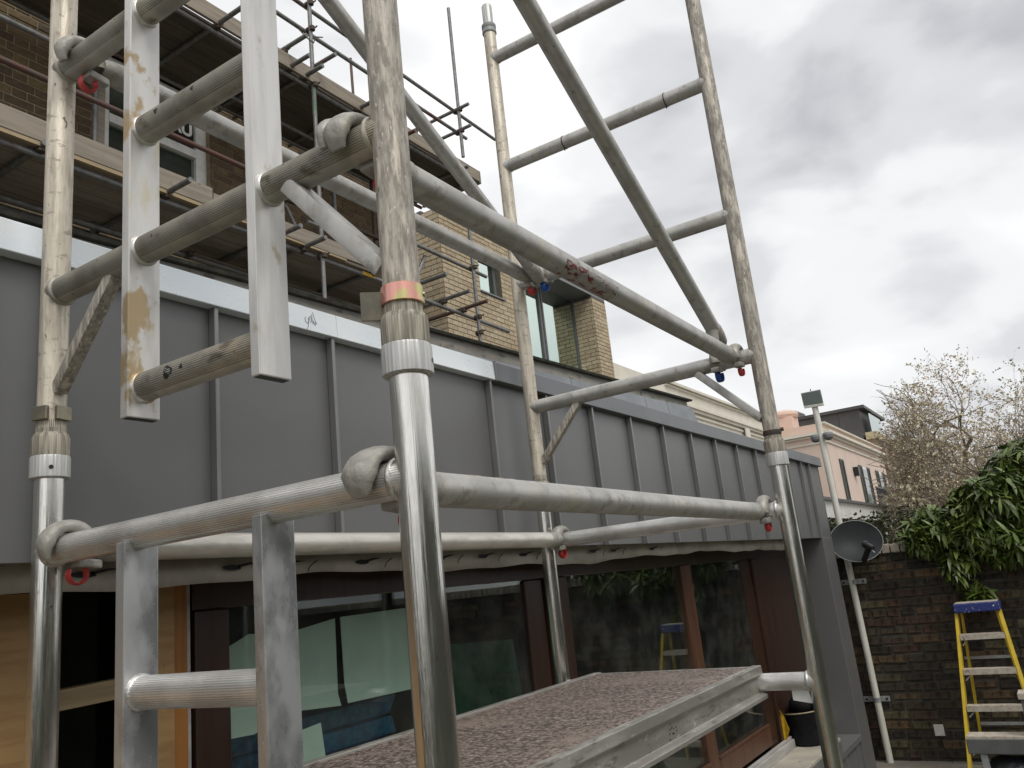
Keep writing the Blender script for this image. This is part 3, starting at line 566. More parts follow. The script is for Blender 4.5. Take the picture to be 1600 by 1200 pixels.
f3 = thing('end_frame', 'upper end frame of the tower against the sky, with plain rungs', 'scaffold frame', T(TL, .425, 1.98), tw)
post(f3, TL, TW, 2.075, 3.985, 'alu_post_pale'); post(f3, TL, 0, 2.075, 3.985, 'alu_post')
for z in (Z1, Z0, ZS1, ZS0):
    rungbar(f3, TL, 0, TW, z, 'alu_tube', ribbed=False); weld2 = None
    for y, s in ((0, 1), (TW, -1)): MB().lathe(T(TL, y+s*.02, z), TY*s, [(0, .0275), (.008, .0262)], 20).build('weld', 'alu_tube', f3, smooth=60)
knee(f3, TL, TW-.022, 2.135, .655, Z1-.018, .0125, .0125, 'alu_post'); knee(f3, TL, .022, 2.135, .205, Z1-.018, .019, .0125, 'alu_tube')
coupling(f3, TL, 0, 'rust', -60); coupling(f3, TL, TW, None, -60)
for y in (0, TW):
    p = T(TL, y, 3.95); MB().lathe(p, V(0, 0, 1), [(0, .0268), (.002, .0300), (.016, .0296), (.022, .0275), (.026, .0302), (.040, .0302), (.042, .0265)], 32).build('spigot_collar', 'lampgrey', f3, smooth=35)
    MB().lathe(p+V(0, 0, .04), V(0, 0, 1), [(0, .0215), (.094, .0215), (.098, .0195)], 48, 1, .001).build('spigot', 'collar', f3, smooth=40)
for y in (.157, .574):
    c = MB().lathe(T(TL, y-.0015, ZS1), TY, [(0, .0253), (0, .0266), (.0032, .0266), (.0032, .0253)], 28); c.box(tuple(T(TL-.006, y, ZS1-.036)-V(.002, .002, 0)), tuple(T(TL-.006, y, ZS1-.024)+V(.002, .002, 0)))
    c.build('cable_tie', 'black', f3)
f4 = thing('end_frame', 'lower end frame of the tower with polished legs beside the deck end', 'scaffold frame', T(TL, .425, 0), tw)
post(f4, TL, TW, .14, 2.0, 'chrome'); post(f4, TL, 0, .14, 2.0, 'chrome')
for z in (ZT, ZB, .857, .36):
    rungbar(f4, TL, 0, TW, z, 'alu_bright'); weld(f4, TL, 0, z, 1); weld(f4, TL, TW, z, -1)
foot(f4, TL, 0); foot(f4, TL, TW)

# clip-on braces
def claw(parent, x, y, z, sx, w=1.0, m='cast', a1=208):
    R = .0385; pts = []; rad = []
    n = 16
    for i in range(n+1):
        t = radians(-8+(a1+8)*i/n); q = i/n
        pts.append(T(x+sx*R*cos(t), y, z+R*sin(t)))
        hw = .020*w*(1-.10*q); th = .0145-.0025*q+.002*sin(9*q)
        if i > n-3: k = (n-i)/3; hw *= .55+.42*k; th *= .45+.5*k
        rad.append((hw, th))
    o = MB().sweep(pts, rad, TY, 16).build('claw', m, parent, smooth=70)
    return o
def trigger(parent, x, y, z, sx, m='red', s=1, off=.016):
    pts = []; c = (x+sx*off, z-.040)
    for i in range(15):
        t = radians(150+250*i/14); pts.append(T(c[0]+.0165*s*cos(t), y, c[1]-.006+.0165*s*sin(t)))
    MB().sweep(pts, [(.009*s, .0026)]*15, TY, 8).build('trigger', m, parent, smooth=60)
    MB().beam(T(x+sx*.010, y, z-.026), T(x+sx*.055, y, z-.030), TY*.014, V(0, 0, 1)*.008).build('latch', 'cast', parent, bevel=.004)
def brace(label, y, za, zb, m='alu_tube', trig='red', xa=0, xb=TL, r=PR, mid=None, group='clip-on braces of the tower'):
    t = thing('brace', label, 'brace', T(0, y, za), group)
    p0, p1 = T(xa+.040, y, za), T(xb-.040, y, zb)
    if mid: p0, p1 = T(*mid[0]), T(*mid[1])
    d = (p1-p0).normalized()
    MB().tube(p0+d*.05, p1-d*.05, r, 32).build('tube', m, t, smooth=40)
    MB().lathe(p0, d, [(0, .018), (.01, .0225), (.045, .0268), (.075, .0272), (.08, .0256)], 28).build('end_casting', 'cast', t, smooth=50)
    MB().lathe(p1, -d, [(0, .018), (.01, .0225), (.045, .0268), (.075, .0272), (.08, .0256)], 28).build('end_casting', 'cast', t, smooth=50)
    return t
b = brace('thick horizontal brace running across to the blue and red clip against the sky', .072, Z1, Z1)
for x, s in ((0, 1), (TL, -1)): claw(b, x, .066, Z1, s, 1.25 if x == 0 else 1); trigger(b, x, .056, Z1, s, 'red', .85, .045 if x == 0 else .016)
claw(b, 0, .090, Z1+.002, 1, .7, a1=195)
rows = []
for xx in [.60+.02*k for k in range(13)]:
    rows.append([T(xx, .072, Z1)+TY*(cos(radians(g_))*.0257)+V(0, 0, 1)*(sin(radians(g_))*.0257) for g_ in range(185, 300, 10)])
pm = MB(); nn_ = len(rows[0]); pm.add([q for r_ in rows for q in r_], [(i*nn_+j, i*nn_+j+1, (i+1)*nn_+j+1, (i+1)*nn_+j) for i in range(len(rows)-1) for j in range(nn_-1)])
pm.build('paint_mark', 'redmark', b, smooth=60)
b = brace('horizontal brace with yellow paint scrapes in front of the zinc cladding', .072, ZT, ZT)
for x, s in ((0, 1), (TL, -1)): claw(b, x, .062, ZT, s, 1.55 if x == 0 else 1); trigger(b, x, .058, ZT, s, 'red', .85, .050 if x == 0 else .016)
for i in range(7):
    x0 = .20+.035*i; a0 = radians(78+8*sin(i*2.3)); pts = [T(x0+.018*cos(q), .072, ZT)+TY*(cos(a0+.25*sin(q))*.0257)+V(0, 0, 1)*(sin(a0+.25*sin(q))*.0257+.0006*sin(i*7+q*3)) for q in [2*pi*k/12 for k in range(12)]]
    MB().prism(pts, V(0, 0, .0005)).build('paint_scrape', 'limestone' if i % 2 else 'collar', b)
b = brace('horizontal brace in front of the pale brick house ending at the far post', .778, Z0, Z0)
for x, s in ((0, 1), (TL, -1)): claw(b, x, .784, Z0, s); trigger(b, x, .782, Z0, s)
b = brace('pale horizontal brace just below the zinc soffit on the house side', .778, ZT, ZT, 'alu_bar')
for x, s in ((0, 1), (TL, -1)): claw(b, x, .788, ZT, s, 1.05); trigger(b, x, .782, ZT, s)
b = brace('diagonal brace crossing the sky down to the right-hand post', .125, 0, 0, mid=((0.02, .125, 3.47), (1.826, .125, 2.419)), r=.0240)
claw(b, TL, .128, Z1, -1, .9); trigger(b, TL, .128, Z1, -1, 'blue', 1.1)
MB().sweep([T(1.745, .125, 2.462), T(1.75, .126, 2.44), T(1.748, .127, 2.41), T(1.742, .128, 2.37), T(1.735, .128, 2.34)], [(.019, .022), (.019, .02), (.018, .017), (.017, .014), (.014, .012)], TY, 12).build('end_neck', 'cast', b, smooth=60)
b = brace('diagonal brace passing behind the near post and the house scaffolding', .725, 0, 0, mid=((0.02, .725, 3.715), (1.725, .725, 2.803)), r=.0235)
claw(b, TL, .725, Z0, -1, .85); trigger(b, TL, .725, Z0, -1, 'blue', 1.1)

# deck board of the tower
dk = thing('deck_platform', 'speckled brown deck platform with dusty aluminium edge hooked on the tower rungs', 'platform', T(.9, .45, 1.295))
y0, y1, x0, x1, zt = .160, .728, -.01, 1.776, 1.40
MB().hexa([T(x0+.02, y0+.022, 1.385), T(x1-.012, y0+.022, 1.385), T(x1-.012, y1-.022, 1.385), T(x0+.02, y1-.022, 1.385), T(x0+.02, y0+.022, 1.397), T(x1-.012, y0+.022, 1.397), T(x1-.012, y1-.022, 1.397), T(x0+.02, y1-.022, 1.397)]).build('deck_board', 'deckply', dk)
def sidebeam(ya, s):
    pr = [(0, 1.400), (.024, 1.400), (.024, 1.383), (.016, 1.378), (.016, 1.322), (.0, 1.314), (-.004, 1.312), (-.004, 1.298), (.030, 1.298), (.030, 1.308), (.022, 1.318), (.022, 1.372), (.024, 1.374)]
    pr = [(0, 1.402), (.026, 1.402), (.026, 1.372), (.0145, 1.366), (.0145, 1.326), (.028, 1.320), (.028, 1.308), (-.006, 1.308), (-.006, 1.319), (.0115, 1.326), (.0115, 1.366), (-.001, 1.378)]
    MB().prism([T(x0, ya+s*p[0], p[1]) for p in pr], TX*(x1-x0)).build('side_beam', 'deckalu', dk, bevel=.0012, segs=1)
sidebeam(y0, 1); sidebeam(y1, -1)
for x in (x0, x1-.014): MB().hexa([T(x, y0+.026, 1.33), T(x+.014, y0+.026, 1.33), T(x+.014, y1-.026, 1.33), T(x, y1-.026, 1.33), T(x, y0+.026, 1.399), T(x+.014, y0+.026, 1.399), T(x+.014, y1-.026, 1.399), T(x, y1-.026, 1.399)]).build('end_rail', 'deckalu', dk, bevel=.001, segs=1)
for y in (y0+.06, y1-.06):
    for x, s in ((0, 1), (TL, -1)):
        MB().sweep([T(x+s*(.034*cos(radians(t))), y, ZB+.034*sin(radians(t))) for t in range(-30, 200, 20)], [(.018, .007)]*12, TY, 10).build('hook', 'cast', dk, smooth=60)
st = MB()
for i in range(9):
    x = 1.06+.012*(i % 4)+.004*sin(i*3); z = 1.352-.010*(i//4); st.beam(T(x, y0+.0112, z), T(x+.006, y0+.0112, z+.004*sin(i*2)), TY*.0004, V(0, 0, .0012))
st.build('stamp', 'ink', dk)
tag = MB().prism([T(1.762, .022, 1.292), T(1.762, .078, 1.302), T(1.764, .078, 1.330), T(1.764, .030, 1.328)], TX*.002).build('paper_tag', 'whitepaint', at=T(1.763, .05, 1.29), **lab('small white paper tag hanging below the bright lower rung', 'tag'))

# ------------------------------------------------------------------ brown brick house behind the scaffolding
hs = thing('brick_house', 'dark brown stock brick house behind the tube scaffolding', 'house', (1.5, 6, 0))
HY, HX0, HX1, HZ = 5.2, -3.2, 6.15, 6.95
wx0, wx1, wz0, wz1 = 2.62, 3.68, 5.35, 6.50       # sash window opening
wl = MB()
wl.box((HX0, HY, 0), (wx0, HY+.3, HZ)); wl.box((wx1, HY, 0), (HX1, HY+.3, HZ)); wl.box((wx0, HY, 0), (wx1, HY+.3, wz0)); wl.box((wx0, HY, wz1), (wx1, HY+.3, HZ))
hw = wl.build('wall', 'mortarstock', hs)
MB().box((HX0, HY+.3, 0), (HX0+.3, 9, HZ)).build('side_wall', 'brickstock', hs); MB().box((HX1-.3, HY+.3, 0), (HX1, 9, HZ)).build('side_wall', 'brickstock', hs)
MB().box((HX0, HY+.001, HZ+.001), (HX1, 9, HZ+.08)).build('roof', 'roof', hs)
bricks(hs, (HX0, HY, 0), (1, 0, 0), (0, -1, 0), HX1-HX0, 4.125, HZ, 'brickstock', holes=[(wx0-HX0, wx1-HX0, wz0, wz1)], limit=300, flem=True, seed=3)
MB().box((wx0-.1, HY-.02, wz1), (wx1+.08, HY+.05, wz1+.09)).build('lintel', 'whitepaint', hs)
wn = MB()
wn.box((wx0, HY+.05, wz0), (wx0+.10, HY+.12, wz1)); wn.box((wx1-.11, HY+.05, wz0), (wx1, HY+.12, wz1)); wn.box((wx0+.101, HY+.05, wz1-.07), (wx1-.111, HY+.12, wz1)); wn.box((wx0+.101, HY+.05, wz0), (wx1-.111, HY+.12, wz0+.07)); wn.box((wx0+.101, HY+.045, 5.87), (wx1-.111, HY+.11, 5.95))
wf = wn.build('window', 'whitepaint', hs)
MB().box((wx0+.1, HY+.085, 5.42), (wx1-.11, HY+.09, 5.87)).build('pane', 'glass', wf); MB().box((wx0+.1, HY+.095, 5.95), (wx1-.11, HY+.10, 6.43)).build('pane', 'glass', wf)
MB().box((wx0+.05, HY+.13, wz0), (wx1-.05, HY+.28, wz1)).build('room', 'dark', wf)  # dark block standing for the unlit interior behind the sash panes
sg = MB().box((2.9, HY+.066, 5.96), (3.555, HY+.084, 6.42)).build('sign_board', 'sign', at=(3.2, HY+.07, 5.96), **lab('black sign with big white letters in the upper sash window', 'sign'))
cu = bpy.data.curves.new('lettering', 'FONT'); cu.body = 'AU'; cu.size = .17; cu.extrude = .001; cu.align_x = 'RIGHT'; cu.offset = .006
to = bpy.data.objects.new('t', cu); C.objects.link(to); dg = bpy.context.evaluated_depsgraph_get()
tm = bpy.data.meshes.new_from_object(to.evaluated_get(dg)); bpy.data.objects.remove(to)
tm.materials.clear(); tm.materials.append(MT['whiteink']); lt = bpy.data.objects.new('lettering', tm); C.objects.link(lt); lt.parent = sg
lt.rotation_euler = (pi/2, 0, 0); lt.location = V(3.545, HY+.064, 6.08)-origin(sg)

# ------------------------------------------------------------------ pale brick house at the right
ph = thing('brick_house', 'pale buff brick house with a tall window, right of the scaffolding', 'house', (10, 7, 0))
PY, PX0, PZ = 5.7, 7.88, 7.06; PW = 10.05; GY = 6.12; QX = 12.48
p = MB()
sw = (8.78, 9.36, 6.03, 6.64)
p.box((PX0, PY, 0), (sw[0], PY+.3, PZ)); p.box((sw[1], PY, 0), (PW, PY+.3, PZ)); p.box((sw[0], PY, 0), (sw[1], PY+.3, sw[2])); p.box((sw[0], PY, sw[3]), (sw[1], PY+.3, PZ))
p.build('wall', 'mortarpale', ph)
MB().box((PX0, PY+.3, 0), (PX0+.3, 9.5, PZ)).build('side_wall', 'mortarpale', ph)
bricks(ph, (PX0, PY, 0), (1, 0, 0), (0, -1, 0), PW-PX0, 4.65, PZ, 'brickpale', holes=[(sw[0]-PX0, sw[1]-PX0, sw[2], sw[3])], limit=200, seed=4)
bricks(ph, (PX0, 9.5, 0), (0, -1, 0), (-1, 0, 0), 3.8, 4.65, PZ, 'brickpale', limit=0, seed=5)
pw = MB(); a, b_, z0, z1 = sw
pw.box((a, PY+.09, z0), (a+.02, PY+.15, z1)); pw.box((b_-.02, PY+.09, z0), (b_, PY+.15, z1)); pw.box((a+.021, PY+.09, z1-.02), (b_-.021, PY+.15, z1)); pw.box((a+.021, PY+.09, z0), (b_-.021, PY+.15, z0+.02))
pwo = pw.build('window', 'cap', ph); MB().box((a+.02, PY+.11, z0+.02), (b_-.02, PY+.12, z1-.02)).build('pane', 'glassfar', pwo)
MB().box((a-.02, PY-.03, z0-.025), (b_+.04, PY+.14, z0-.001)).build('sill', 'cap', ph)
# tall recessed glazing and the pier beside it
MB().box((PW, GY+.08, 0), (QX+.6, GY+.35, PZ)).build('recess_wall', 'dark', ph)
MB().box((PW, PY, 6.88), (QX+.55, GY+.08, PZ)).build('soffit', 'cap', ph)
gf = MB()
for x0_, x1_ in ((PW, PW+.05), (11.16, 11.22), (11.25, 11.30), (QX-.012, QX)): gf.box((x0_, GY-.03, 4.7), (x1_, GY+.05, 6.879))
gf.box((PW+.051, GY-.02, 4.7), (QX-.013, GY+.05, 4.76))
gfo = gf.build('window', 'greymetal', ph); MB().box((PW+.05, GY, 4.76), (11.16, GY+.012, 6.878)).build('pane', 'glassfar', gfo); MB().box((11.30, GY, 4.76), (QX-.012, GY+.012, 6.878)).build('pane', 'glassfar', gfo)
MB().box((QX, PY, 0), (QX+.55, GY+.07, 6.879)).build('pier', 'mortarpale', ph)
bricks(ph, (QX, GY-.03, 0), (0, -1, 0), (-1, 0, 0), GY-.03-PY, 4.65, 6.87, 'brickpale', limit=30, seed=6)
bricks(ph, (QX, PY, 0), (1, 0, 0), (0, -1, 0), .55, 4.65, 6.87, 'brickpale', limit=60, seed=7)
MB().box((QX+.551, PY+.05, 0), (QX+1.3, PY+.3, 5.22)).build('low_wall', 'brickpale', ph)
MB().box((PX0, PY+.301, PZ+.001), (QX+.55, 9.5, PZ+.05)).build('roof', 'roof', ph)

# ------------------------------------------------------------------ tube scaffolding on the house
sf = thing('tube_scaffolding', 'galvanised tube scaffolding with timber boards in front of the brown brick house', 'scaffolding', (3.5, 4.6, 2.5))
SY, IY, SR = 4.2, 5.02, .0205
def stube(p0, p1, name, m='sctube', r=SR): return MB().tube(p0, p1, r, 12).build(name, m, sf, smooth=40)
def coup(x, y, z, ax='x'):
    c = MB(); c.lathe(V(x-.022, y, z) if ax == 'x' else V(x, y-.022, z), V(1, 0, 0) if ax == 'x' else V(0, 1, 0), [(0, .026), (.006, .031), (.038, .031), (.044, .026)], 10)
    c.lathe(V(x, y-.045, z-.02), V(0, 0, 1), [(0, .026), (.04, .026)], 8); c.tube(V(x+.025, y-.03, z+.012), V(x+.025, y-.085, z+.022), .007, 6)
    c.build('coupler', 'coupler', sf)
LZ, UZ = 4.67, 6.36
for z, a, b_ in ((LZ, -1.2, 5.45), (UZ, -1.2, 6.62)):
    stube((a, SY, z), (b_, SY, z), 'ledger', 'sctube'); stube((a, IY, z), (b_, IY, z), 'ledger')
stube((5.42, SY, 4.635), (7.02, SY, 4.62), 'ledger'); stube((5.0, SY, 5.235), (6.66, SY, 5.21), 'ledger'); stube((5.0, SY, 4.345), (6.26, SY, 4.34), 'ledger')
stube((2.4, SY, 7.245), (7.19, SY, 7.21), 'guard_rail'); stube((2.4, SY, 6.962), (6.54, SY, 6.94), 'guard_rail')
stube((-1.2, 4.40, 5.385), (3.9, 4.40, 5.385), 'guard_rail', 'sctubered'); stube((-1.2, 4.40, 5.695), (1.9, 4.40, 5.695), 'guard_rail')
for x, m, z1 in ((-.35, 'sctube', 7.4), (4.02, 'sctubegreen', 7.5)): stube((x, SY-.05, 2.501), (x, SY-.05, z1), 'standard', 'sctube')
stube((4.02, SY-.0505, 6.05), (4.02, SY-.0505, 6.42), 'standard', 'sctubegreen', SR+.0006)
stube((6.335, SY-.05, 2.501), (6.335, SY-.05, 5.75), 'standard'); stube((6.36, SY-.05, 6.60), (6.36, SY-.05, 8.62), 'standard')
for x in (2.43, 5.05): stube((x, IY-.06, 2.501), (x, IY-.06, 6.9), 'standard')
stube((5.40, 4.9, 6.4), (5.38, 4.9, 7.75), 'standard', 'sctubered', .016); stube((6.30, 4.88, 6.85), (6.62, 4.90, 7.6), 'standard', 'sctubered', .018)
MB().beam((2.49, 5.0, 4.75), (2.49, 5.0, 6.3), (.03, 0, 0), (0, .03, 0)).build('timber_prop', 'boardgrey', sf)
# transoms, their ends standing proud of the ledger
for x, z, yn, m in ((1.62, LZ+.045, 4.1, 0), (2.51, LZ+.05, 3.88, 0), (3.55, LZ+.05, 3.9, 0), (3.82, LZ+.03, 3.9, 0), (4.7, LZ+.05, 4.0, 0), (2.98, UZ+.05, 3.6, 0), (3.70, UZ+.22, 3.88, 0), (3.74, UZ+.05, 3.9, 0), (4.05, UZ+.22, 3.88, 0), (3.92, UZ+.05, 3.92, 0), (4.62, UZ+.05, 3.98, 0), (5.30, UZ+.05, 4.0, 1), (6.3, UZ+.06, 4.05, 0), (1.4, UZ+.05, 4.1, 0), (.4, UZ+.05, 4.1, 0), (.6, LZ+.05, 4.1, 0),
                 (5.22, LZ+.03, 3.71, 0), (5.76, LZ+.03, 3.83, 0), (6.10, LZ+.01, 3.85, 1), (6.36, 6.955, 4.0, 0), (6.36, 7.235, 4.0, 0)):
    stube((x, yn, z), (x, 5.15, z), 'transom', 'sctubered' if m else 'sctube')
    coup(x, SY, z-.02)
for x, z in ((4.02, LZ), (4.02, UZ), (4.02, 6.96), (4.02, 7.24), (6.335, 4.63), (6.335, 5.215), (6.36, 6.94), (6.36, 7.215), (4.02, 5.38), (6.335, 4.45)): coup(x, SY-.03, z, 'y')
stube((5.35, SY+.05, 4.75), (5.62, SY+.06, 5.18), 'brace', 'sctube'); stube((4.9, 4.95, 4.7), (3.9, 4.95, 6.3), 'brace')
for x_ in (5.62, 5.98): stube((x_, 4.93, 4.4), (x_, 4.93, 6.3), 'standard', 'coupler')
stube((5.7, 4.9, 4.75), (6.05, 4.9, 5.7), 'brace', 'coupler', .016); stube((4.3, 4.9, 5.60), (6.2, 4.9, 5.60), 'guard_rail', 'coupler'); stube((4.3, 4.6, 5.25), (5.3, 4.6, 5.25), 'guard_rail')
stube((3.3, 4.75, 6.30), (6.2, 4.75, 6.30), 'ledger'); stube((1.0, 4.75, 4.60), (4.9, 4.75, 4.60), 'ledger', 'sctube'); coup(3.1, 4.75, 4.6); coup(4.0, 4.75, 4.6); coup(4.6, 4.75, 6.3)
MB().box((3.1, 4.78, 4.62), (5.3, 4.84, 4.66)).build('scaffold_board', 'board', sf)
MB().wire([(3.72, 4.0, 6.72), (3.80, 3.98, 6.66), (3.87, 3.97, 6.64), (3.9, 3.97, 6.72), (4.02, 4.0, 6.80)], .006, 5).build('strap', 'coupler', sf)
# boards
for z, a, b_, m in ((LZ+.075, -1.2, 5.35, 'board'), (UZ+.075, -1.2, 6.62, 'boardshade')):
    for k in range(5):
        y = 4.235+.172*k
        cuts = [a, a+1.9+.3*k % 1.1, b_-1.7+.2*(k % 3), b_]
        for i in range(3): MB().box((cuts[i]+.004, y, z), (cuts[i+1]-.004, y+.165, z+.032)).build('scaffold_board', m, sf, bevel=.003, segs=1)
for a, b_, z0, z1, m, y in ((-1.2, 2.88, 4.73, 4.885, 'board', 4.125), (2.89, 4.72, 4.72, 4.85, 'boardgrey', 4.125), (-1.2, 3.56, 6.39, 6.545, 'board', 4.125), (3.565, 6.62, 6.375, 6.52, 'board', 4.125)):
    MB().box((a, y, z0), (b_, y+.03, z1)).build('toe_board', m, sf, bevel=.003, segs=1)
MB().box((6.621, 4.125, 6.36), (6.65, 5.0, 6.52)).build('toe_board', 'board', sf)
MB().box((-1.2, 4.13, 4.70), (4.3, 4.165, 4.728)).build('toe_board', 'timber', sf)
MB().box((4.55, SY-.024, LZ-.012), (4.72, SY-.018, LZ+.02)).build('tape', 'yellowtool', sf)
MB().box((5.40, 5.03, 4.8), (5.95, 5.10, 5.05)).build('scaffold_board', 'boardgrey', sf)
shp = MB().prism([(1.45, 2.6, 2.56), (2.05, 3.4, 2.6), (2.0, 3.5, 3.55), (1.80, 3.3, 3.62), (1.55, 2.95, 3.42)], (.01, -.02, .01)).build('speckled_sheet', 'speckle', at=(1.8, 3.0, 2.52), **lab('white speckled sheet leaning on the flat roof under the scaffolding', 'sheet'))

# ------------------------------------------------------------------ neighbours
cb = thing('stucco_house', 'cream stucco parapet with moulded cornice beyond the zinc roof', 'house', (20, 8, 0))
MB().box((15.2, 7.0, 0), (27.4, 11, 6.10)).build('wall', 'cream', cb); MB().box((15.2, 7.05, 6.101), (27.4, 7.4, 6.50)).build('parapet', 'cream', cb)
for z0, z1, d in ((5.72, 5.78, .05), (5.84, 5.92, .10), (5.92, 5.99, .16), (5.99, 6.03, .12)): MB().box((15.2, 7.0-d, z0+.001), (27.4, 6.9995, z1-.001)).build('cornice', 'cream', cb)
for z0, z1, d in ((6.40, 6.44, .06), (6.46, 6.53, .12)): MB().box((18.9, 7.05-d, z0), (27.4, 7.0495, z1)).build('coping', 'cream', cb)
MB().box((24.7, 6.86, 5.2), (25.1, 6.9, 5.84)).build('pilaster', 'cream', cb); MB().box((15.2, 6.93, 5.36), (27.4, 6.999, 5.42)).build('string_course', 'cream', cb)
pk = thing('stucco_house', 'pink stucco house with dark shutters behind the floodlight pole', 'house', (36, 8, 0))
KX, KY, KE = 30.0, 5.63, 41.6
MB().box((KX, KY, 0), (KE, 12, 6.0)).build('wall', 'pink', pk); MB().box((KX+.05, KY+.05, 6.001), (KE-.05, 12, 6.36)).build('parapet', 'pinkdk', pk)
def band(z0, z1, d, m, name): MB().box((KX-d, KY-d, z0), (KE+d*.3, KY-.0005, z1)).build(name, m, pk); MB().box((KX-d, KY, z0), (KX-.0005, 12, z1)).build(name, m, pk)
band(5.86, 5.93, .10, 'cream', 'cornice'); band(5.94, 6.04, .22, 'cream', 'cornice'); band(5.62, 5.68, .05, 'cream', 'string_course'); MB().box((KX-.02, KY-.06, 6.32), (KE, KY+.05, 6.38)).build('coping', 'cream', pk)
def shutter(x, z0, z1, w=.5, arch=False):
    s = MB(); s.box((x, KY-.05, z0), (x+.06, KY-.002, z1)); s.box((x+w-.06, KY-.05, z0), (x+w, KY-.002, z1)); s.box((x+.061, KY-.05, z0), (x+w-.061, KY-.002, z0+.08)); s.box((x+.061, KY-.05, z1-.08), (x+w-.061, KY-.002, z1))
    o = s.build('shutter', 'shutter', pk); q = MB(); z = z0+.1
    while z < z1-.1: q.hexa([(x+.06, KY-.045, z), (x+w-.06, KY-.045, z), (x+w-.06, KY-.01, z+.03), (x+.06, KY-.01, z+.03), (x+.06, KY-.04, z+.012), (x+w-.06, KY-.04, z+.012), (x+w-.06, KY-.005, z+.042), (x+.06, KY-.005, z+.042)]); z += .06
    q.build('slats', 'shutter', o, kind='stuff')
for x in (31.4, 34.9, 36.5, 38.6, 40.1): shutter(x, 3.55, 5.12, .62)
for x in (35.53, 39.25): MB().box((x, KY-.03, 3.5), (x+.95, KY-.001, 5.1)).build('window', 'whitepaint', pk); 
for x in (35.65, 39.37): MB().box((x, KY-.035, 3.6), (x+.71, KY-.031, 5.0)).build('pane', 'lampglass', pk)
MB().box((33.7, KY-.2, 4.6), (34.0, KY-.001, 4.95)).build('lantern', 'black', pk)
MB().box((34.6, KY-.6, 3.3), (41.0, KY-.001, 3.4)).build('balcony', 'cream', pk)
rl = MB()
for i in range(34): rl.box((34.65+.19*i, KY-.56, 3.401), (34.68+.19*i, KY-.53, 4.1))
rl.box((34.6, KY-.57, 4.101), (41, KY-.52, 4.15)); rl.build('railing', 'black', pk)
MB().box((33.2, 7.45, 6.36), (34.2, 8.4, 7.35)).build('chimney', 'pinkdk', pk); MB().lathe((33.7, 7.9, 7.351), (0, 0, 1), [(0, .55), (.1, .62), (.2, .60), (.3, .42)], 16).build('chimney_cap', 'pinkdk', pk)
MB().lathe((32.6, 9.1, 6.36), (0, 0, 1), [(0, .26), (1.6, .22)], 14).build('chimney_pot', 'limestone', pk)
fb = thing('brick_building', 'brown brick building with dark zinc roof storey beyond the pink house', 'building', (48, 8, 0))
MB().box((41.75, 5.8, 0), (60, 14, 6.9)).build('wall', 'farbrick', fb); MB().box((41.7, 5.7, 6.901), (60, 6.2, 7.25)).build('coping', 'limestone', fb)
for x in (43, 45.3, 47.6, 50): 
    MB().box((x, 5.76, 2.2), (x+1.3, 5.799, 6.2)).build('window', 'cap', fb); MB().box((x+.1, 5.74, 2.3), (x+1.2, 5.759, 6.1)).build('pane', 'lampglass', fb)
    MB().box((x-.5, 5.6, 0), (x-.2, 5.799, 6.6)).build('pier', 'farbrick', fb)
for i in range(6): MB().box((41.8, 6.3+1.0*i, 7.0), (46.5, 6.3+1.0*i+.985, 8.45)).build('roof_panel', 'farzinc', fb)
MB().box((41.6, 6.0, 8.451), (47.5, 12.5, 8.6)).build('roof', 'farzinc', fb); MB().box((46.6, 6.9, 7.0), (56, 12, 8.3)).build('roof_panel', 'farzinc', fb)
MB().box((42.4, 5.95, 7.26), (45.3, 5.98, 8.25)).build('balustrade', 'glassfar', fb)
MB().lathe((42.5, 9.6, 8.601), (0, 0, 1), [(0, .7), (.25, .6), (.5, .2)], 14).build('vent', 'farzinc', fb)
wb = MB().box((8.6, 1.5, 0), (12.5, 3.2, 2.29)); wb.box((8.5, 1.44, 2.291), (12.6, 3.3, 2.32))
ob = thing('outbuilding', 'low white rendered outbuilding behind the satellite dish', 'outbuilding', (10.5, 2.3, 0))
MB().box((8.6, 1.5, 0), (12.5, 3.2, 2.10)).build('wall', 'dark', ob); MB().box((8.5, 1.42, 2.101), (12.6, 3.3, 2.29)).build('fascia', 'whitepaint', ob); MB().box((8.45, 1.38, 2.291), (12.65, 3.3, 2.32)).build('roof', 'cap', ob)

# ------------------------------------------------------------------ boundary wall
BX = 7.02
bw = thing('boundary_wall', 'old sooty brick garden wall at the right behind the stepladder', 'wall', (BX, -2, 0))
MB().box((BX, -7.0, 0), (BX+.22, 1.60, 1.665)).build('wall_core', 'mortar', bw)
bricks(bw, (BX, 1.6, 0), (0, -1, 0), (-1, 0, 0), 8.6, .015, 1.66, 'brickold', limit=300, flem=2, jit=.004, proud=.012, joint=.012, bl=.228, course=.0748, seed=9)
rc = random.Random(5); y = 1.58
while y > -7:
    wd = rc.uniform(.066, .076); c = MB().box((BX-.035+rc.uniform(-.006, .006), y-wd, 1.667), (BX+.2, y-.006, 1.742+rc.uniform(-.006, .006)))
    c.build('coping_brick', 'coping', bw, bevel=.005, segs=1); y -= wd+.004

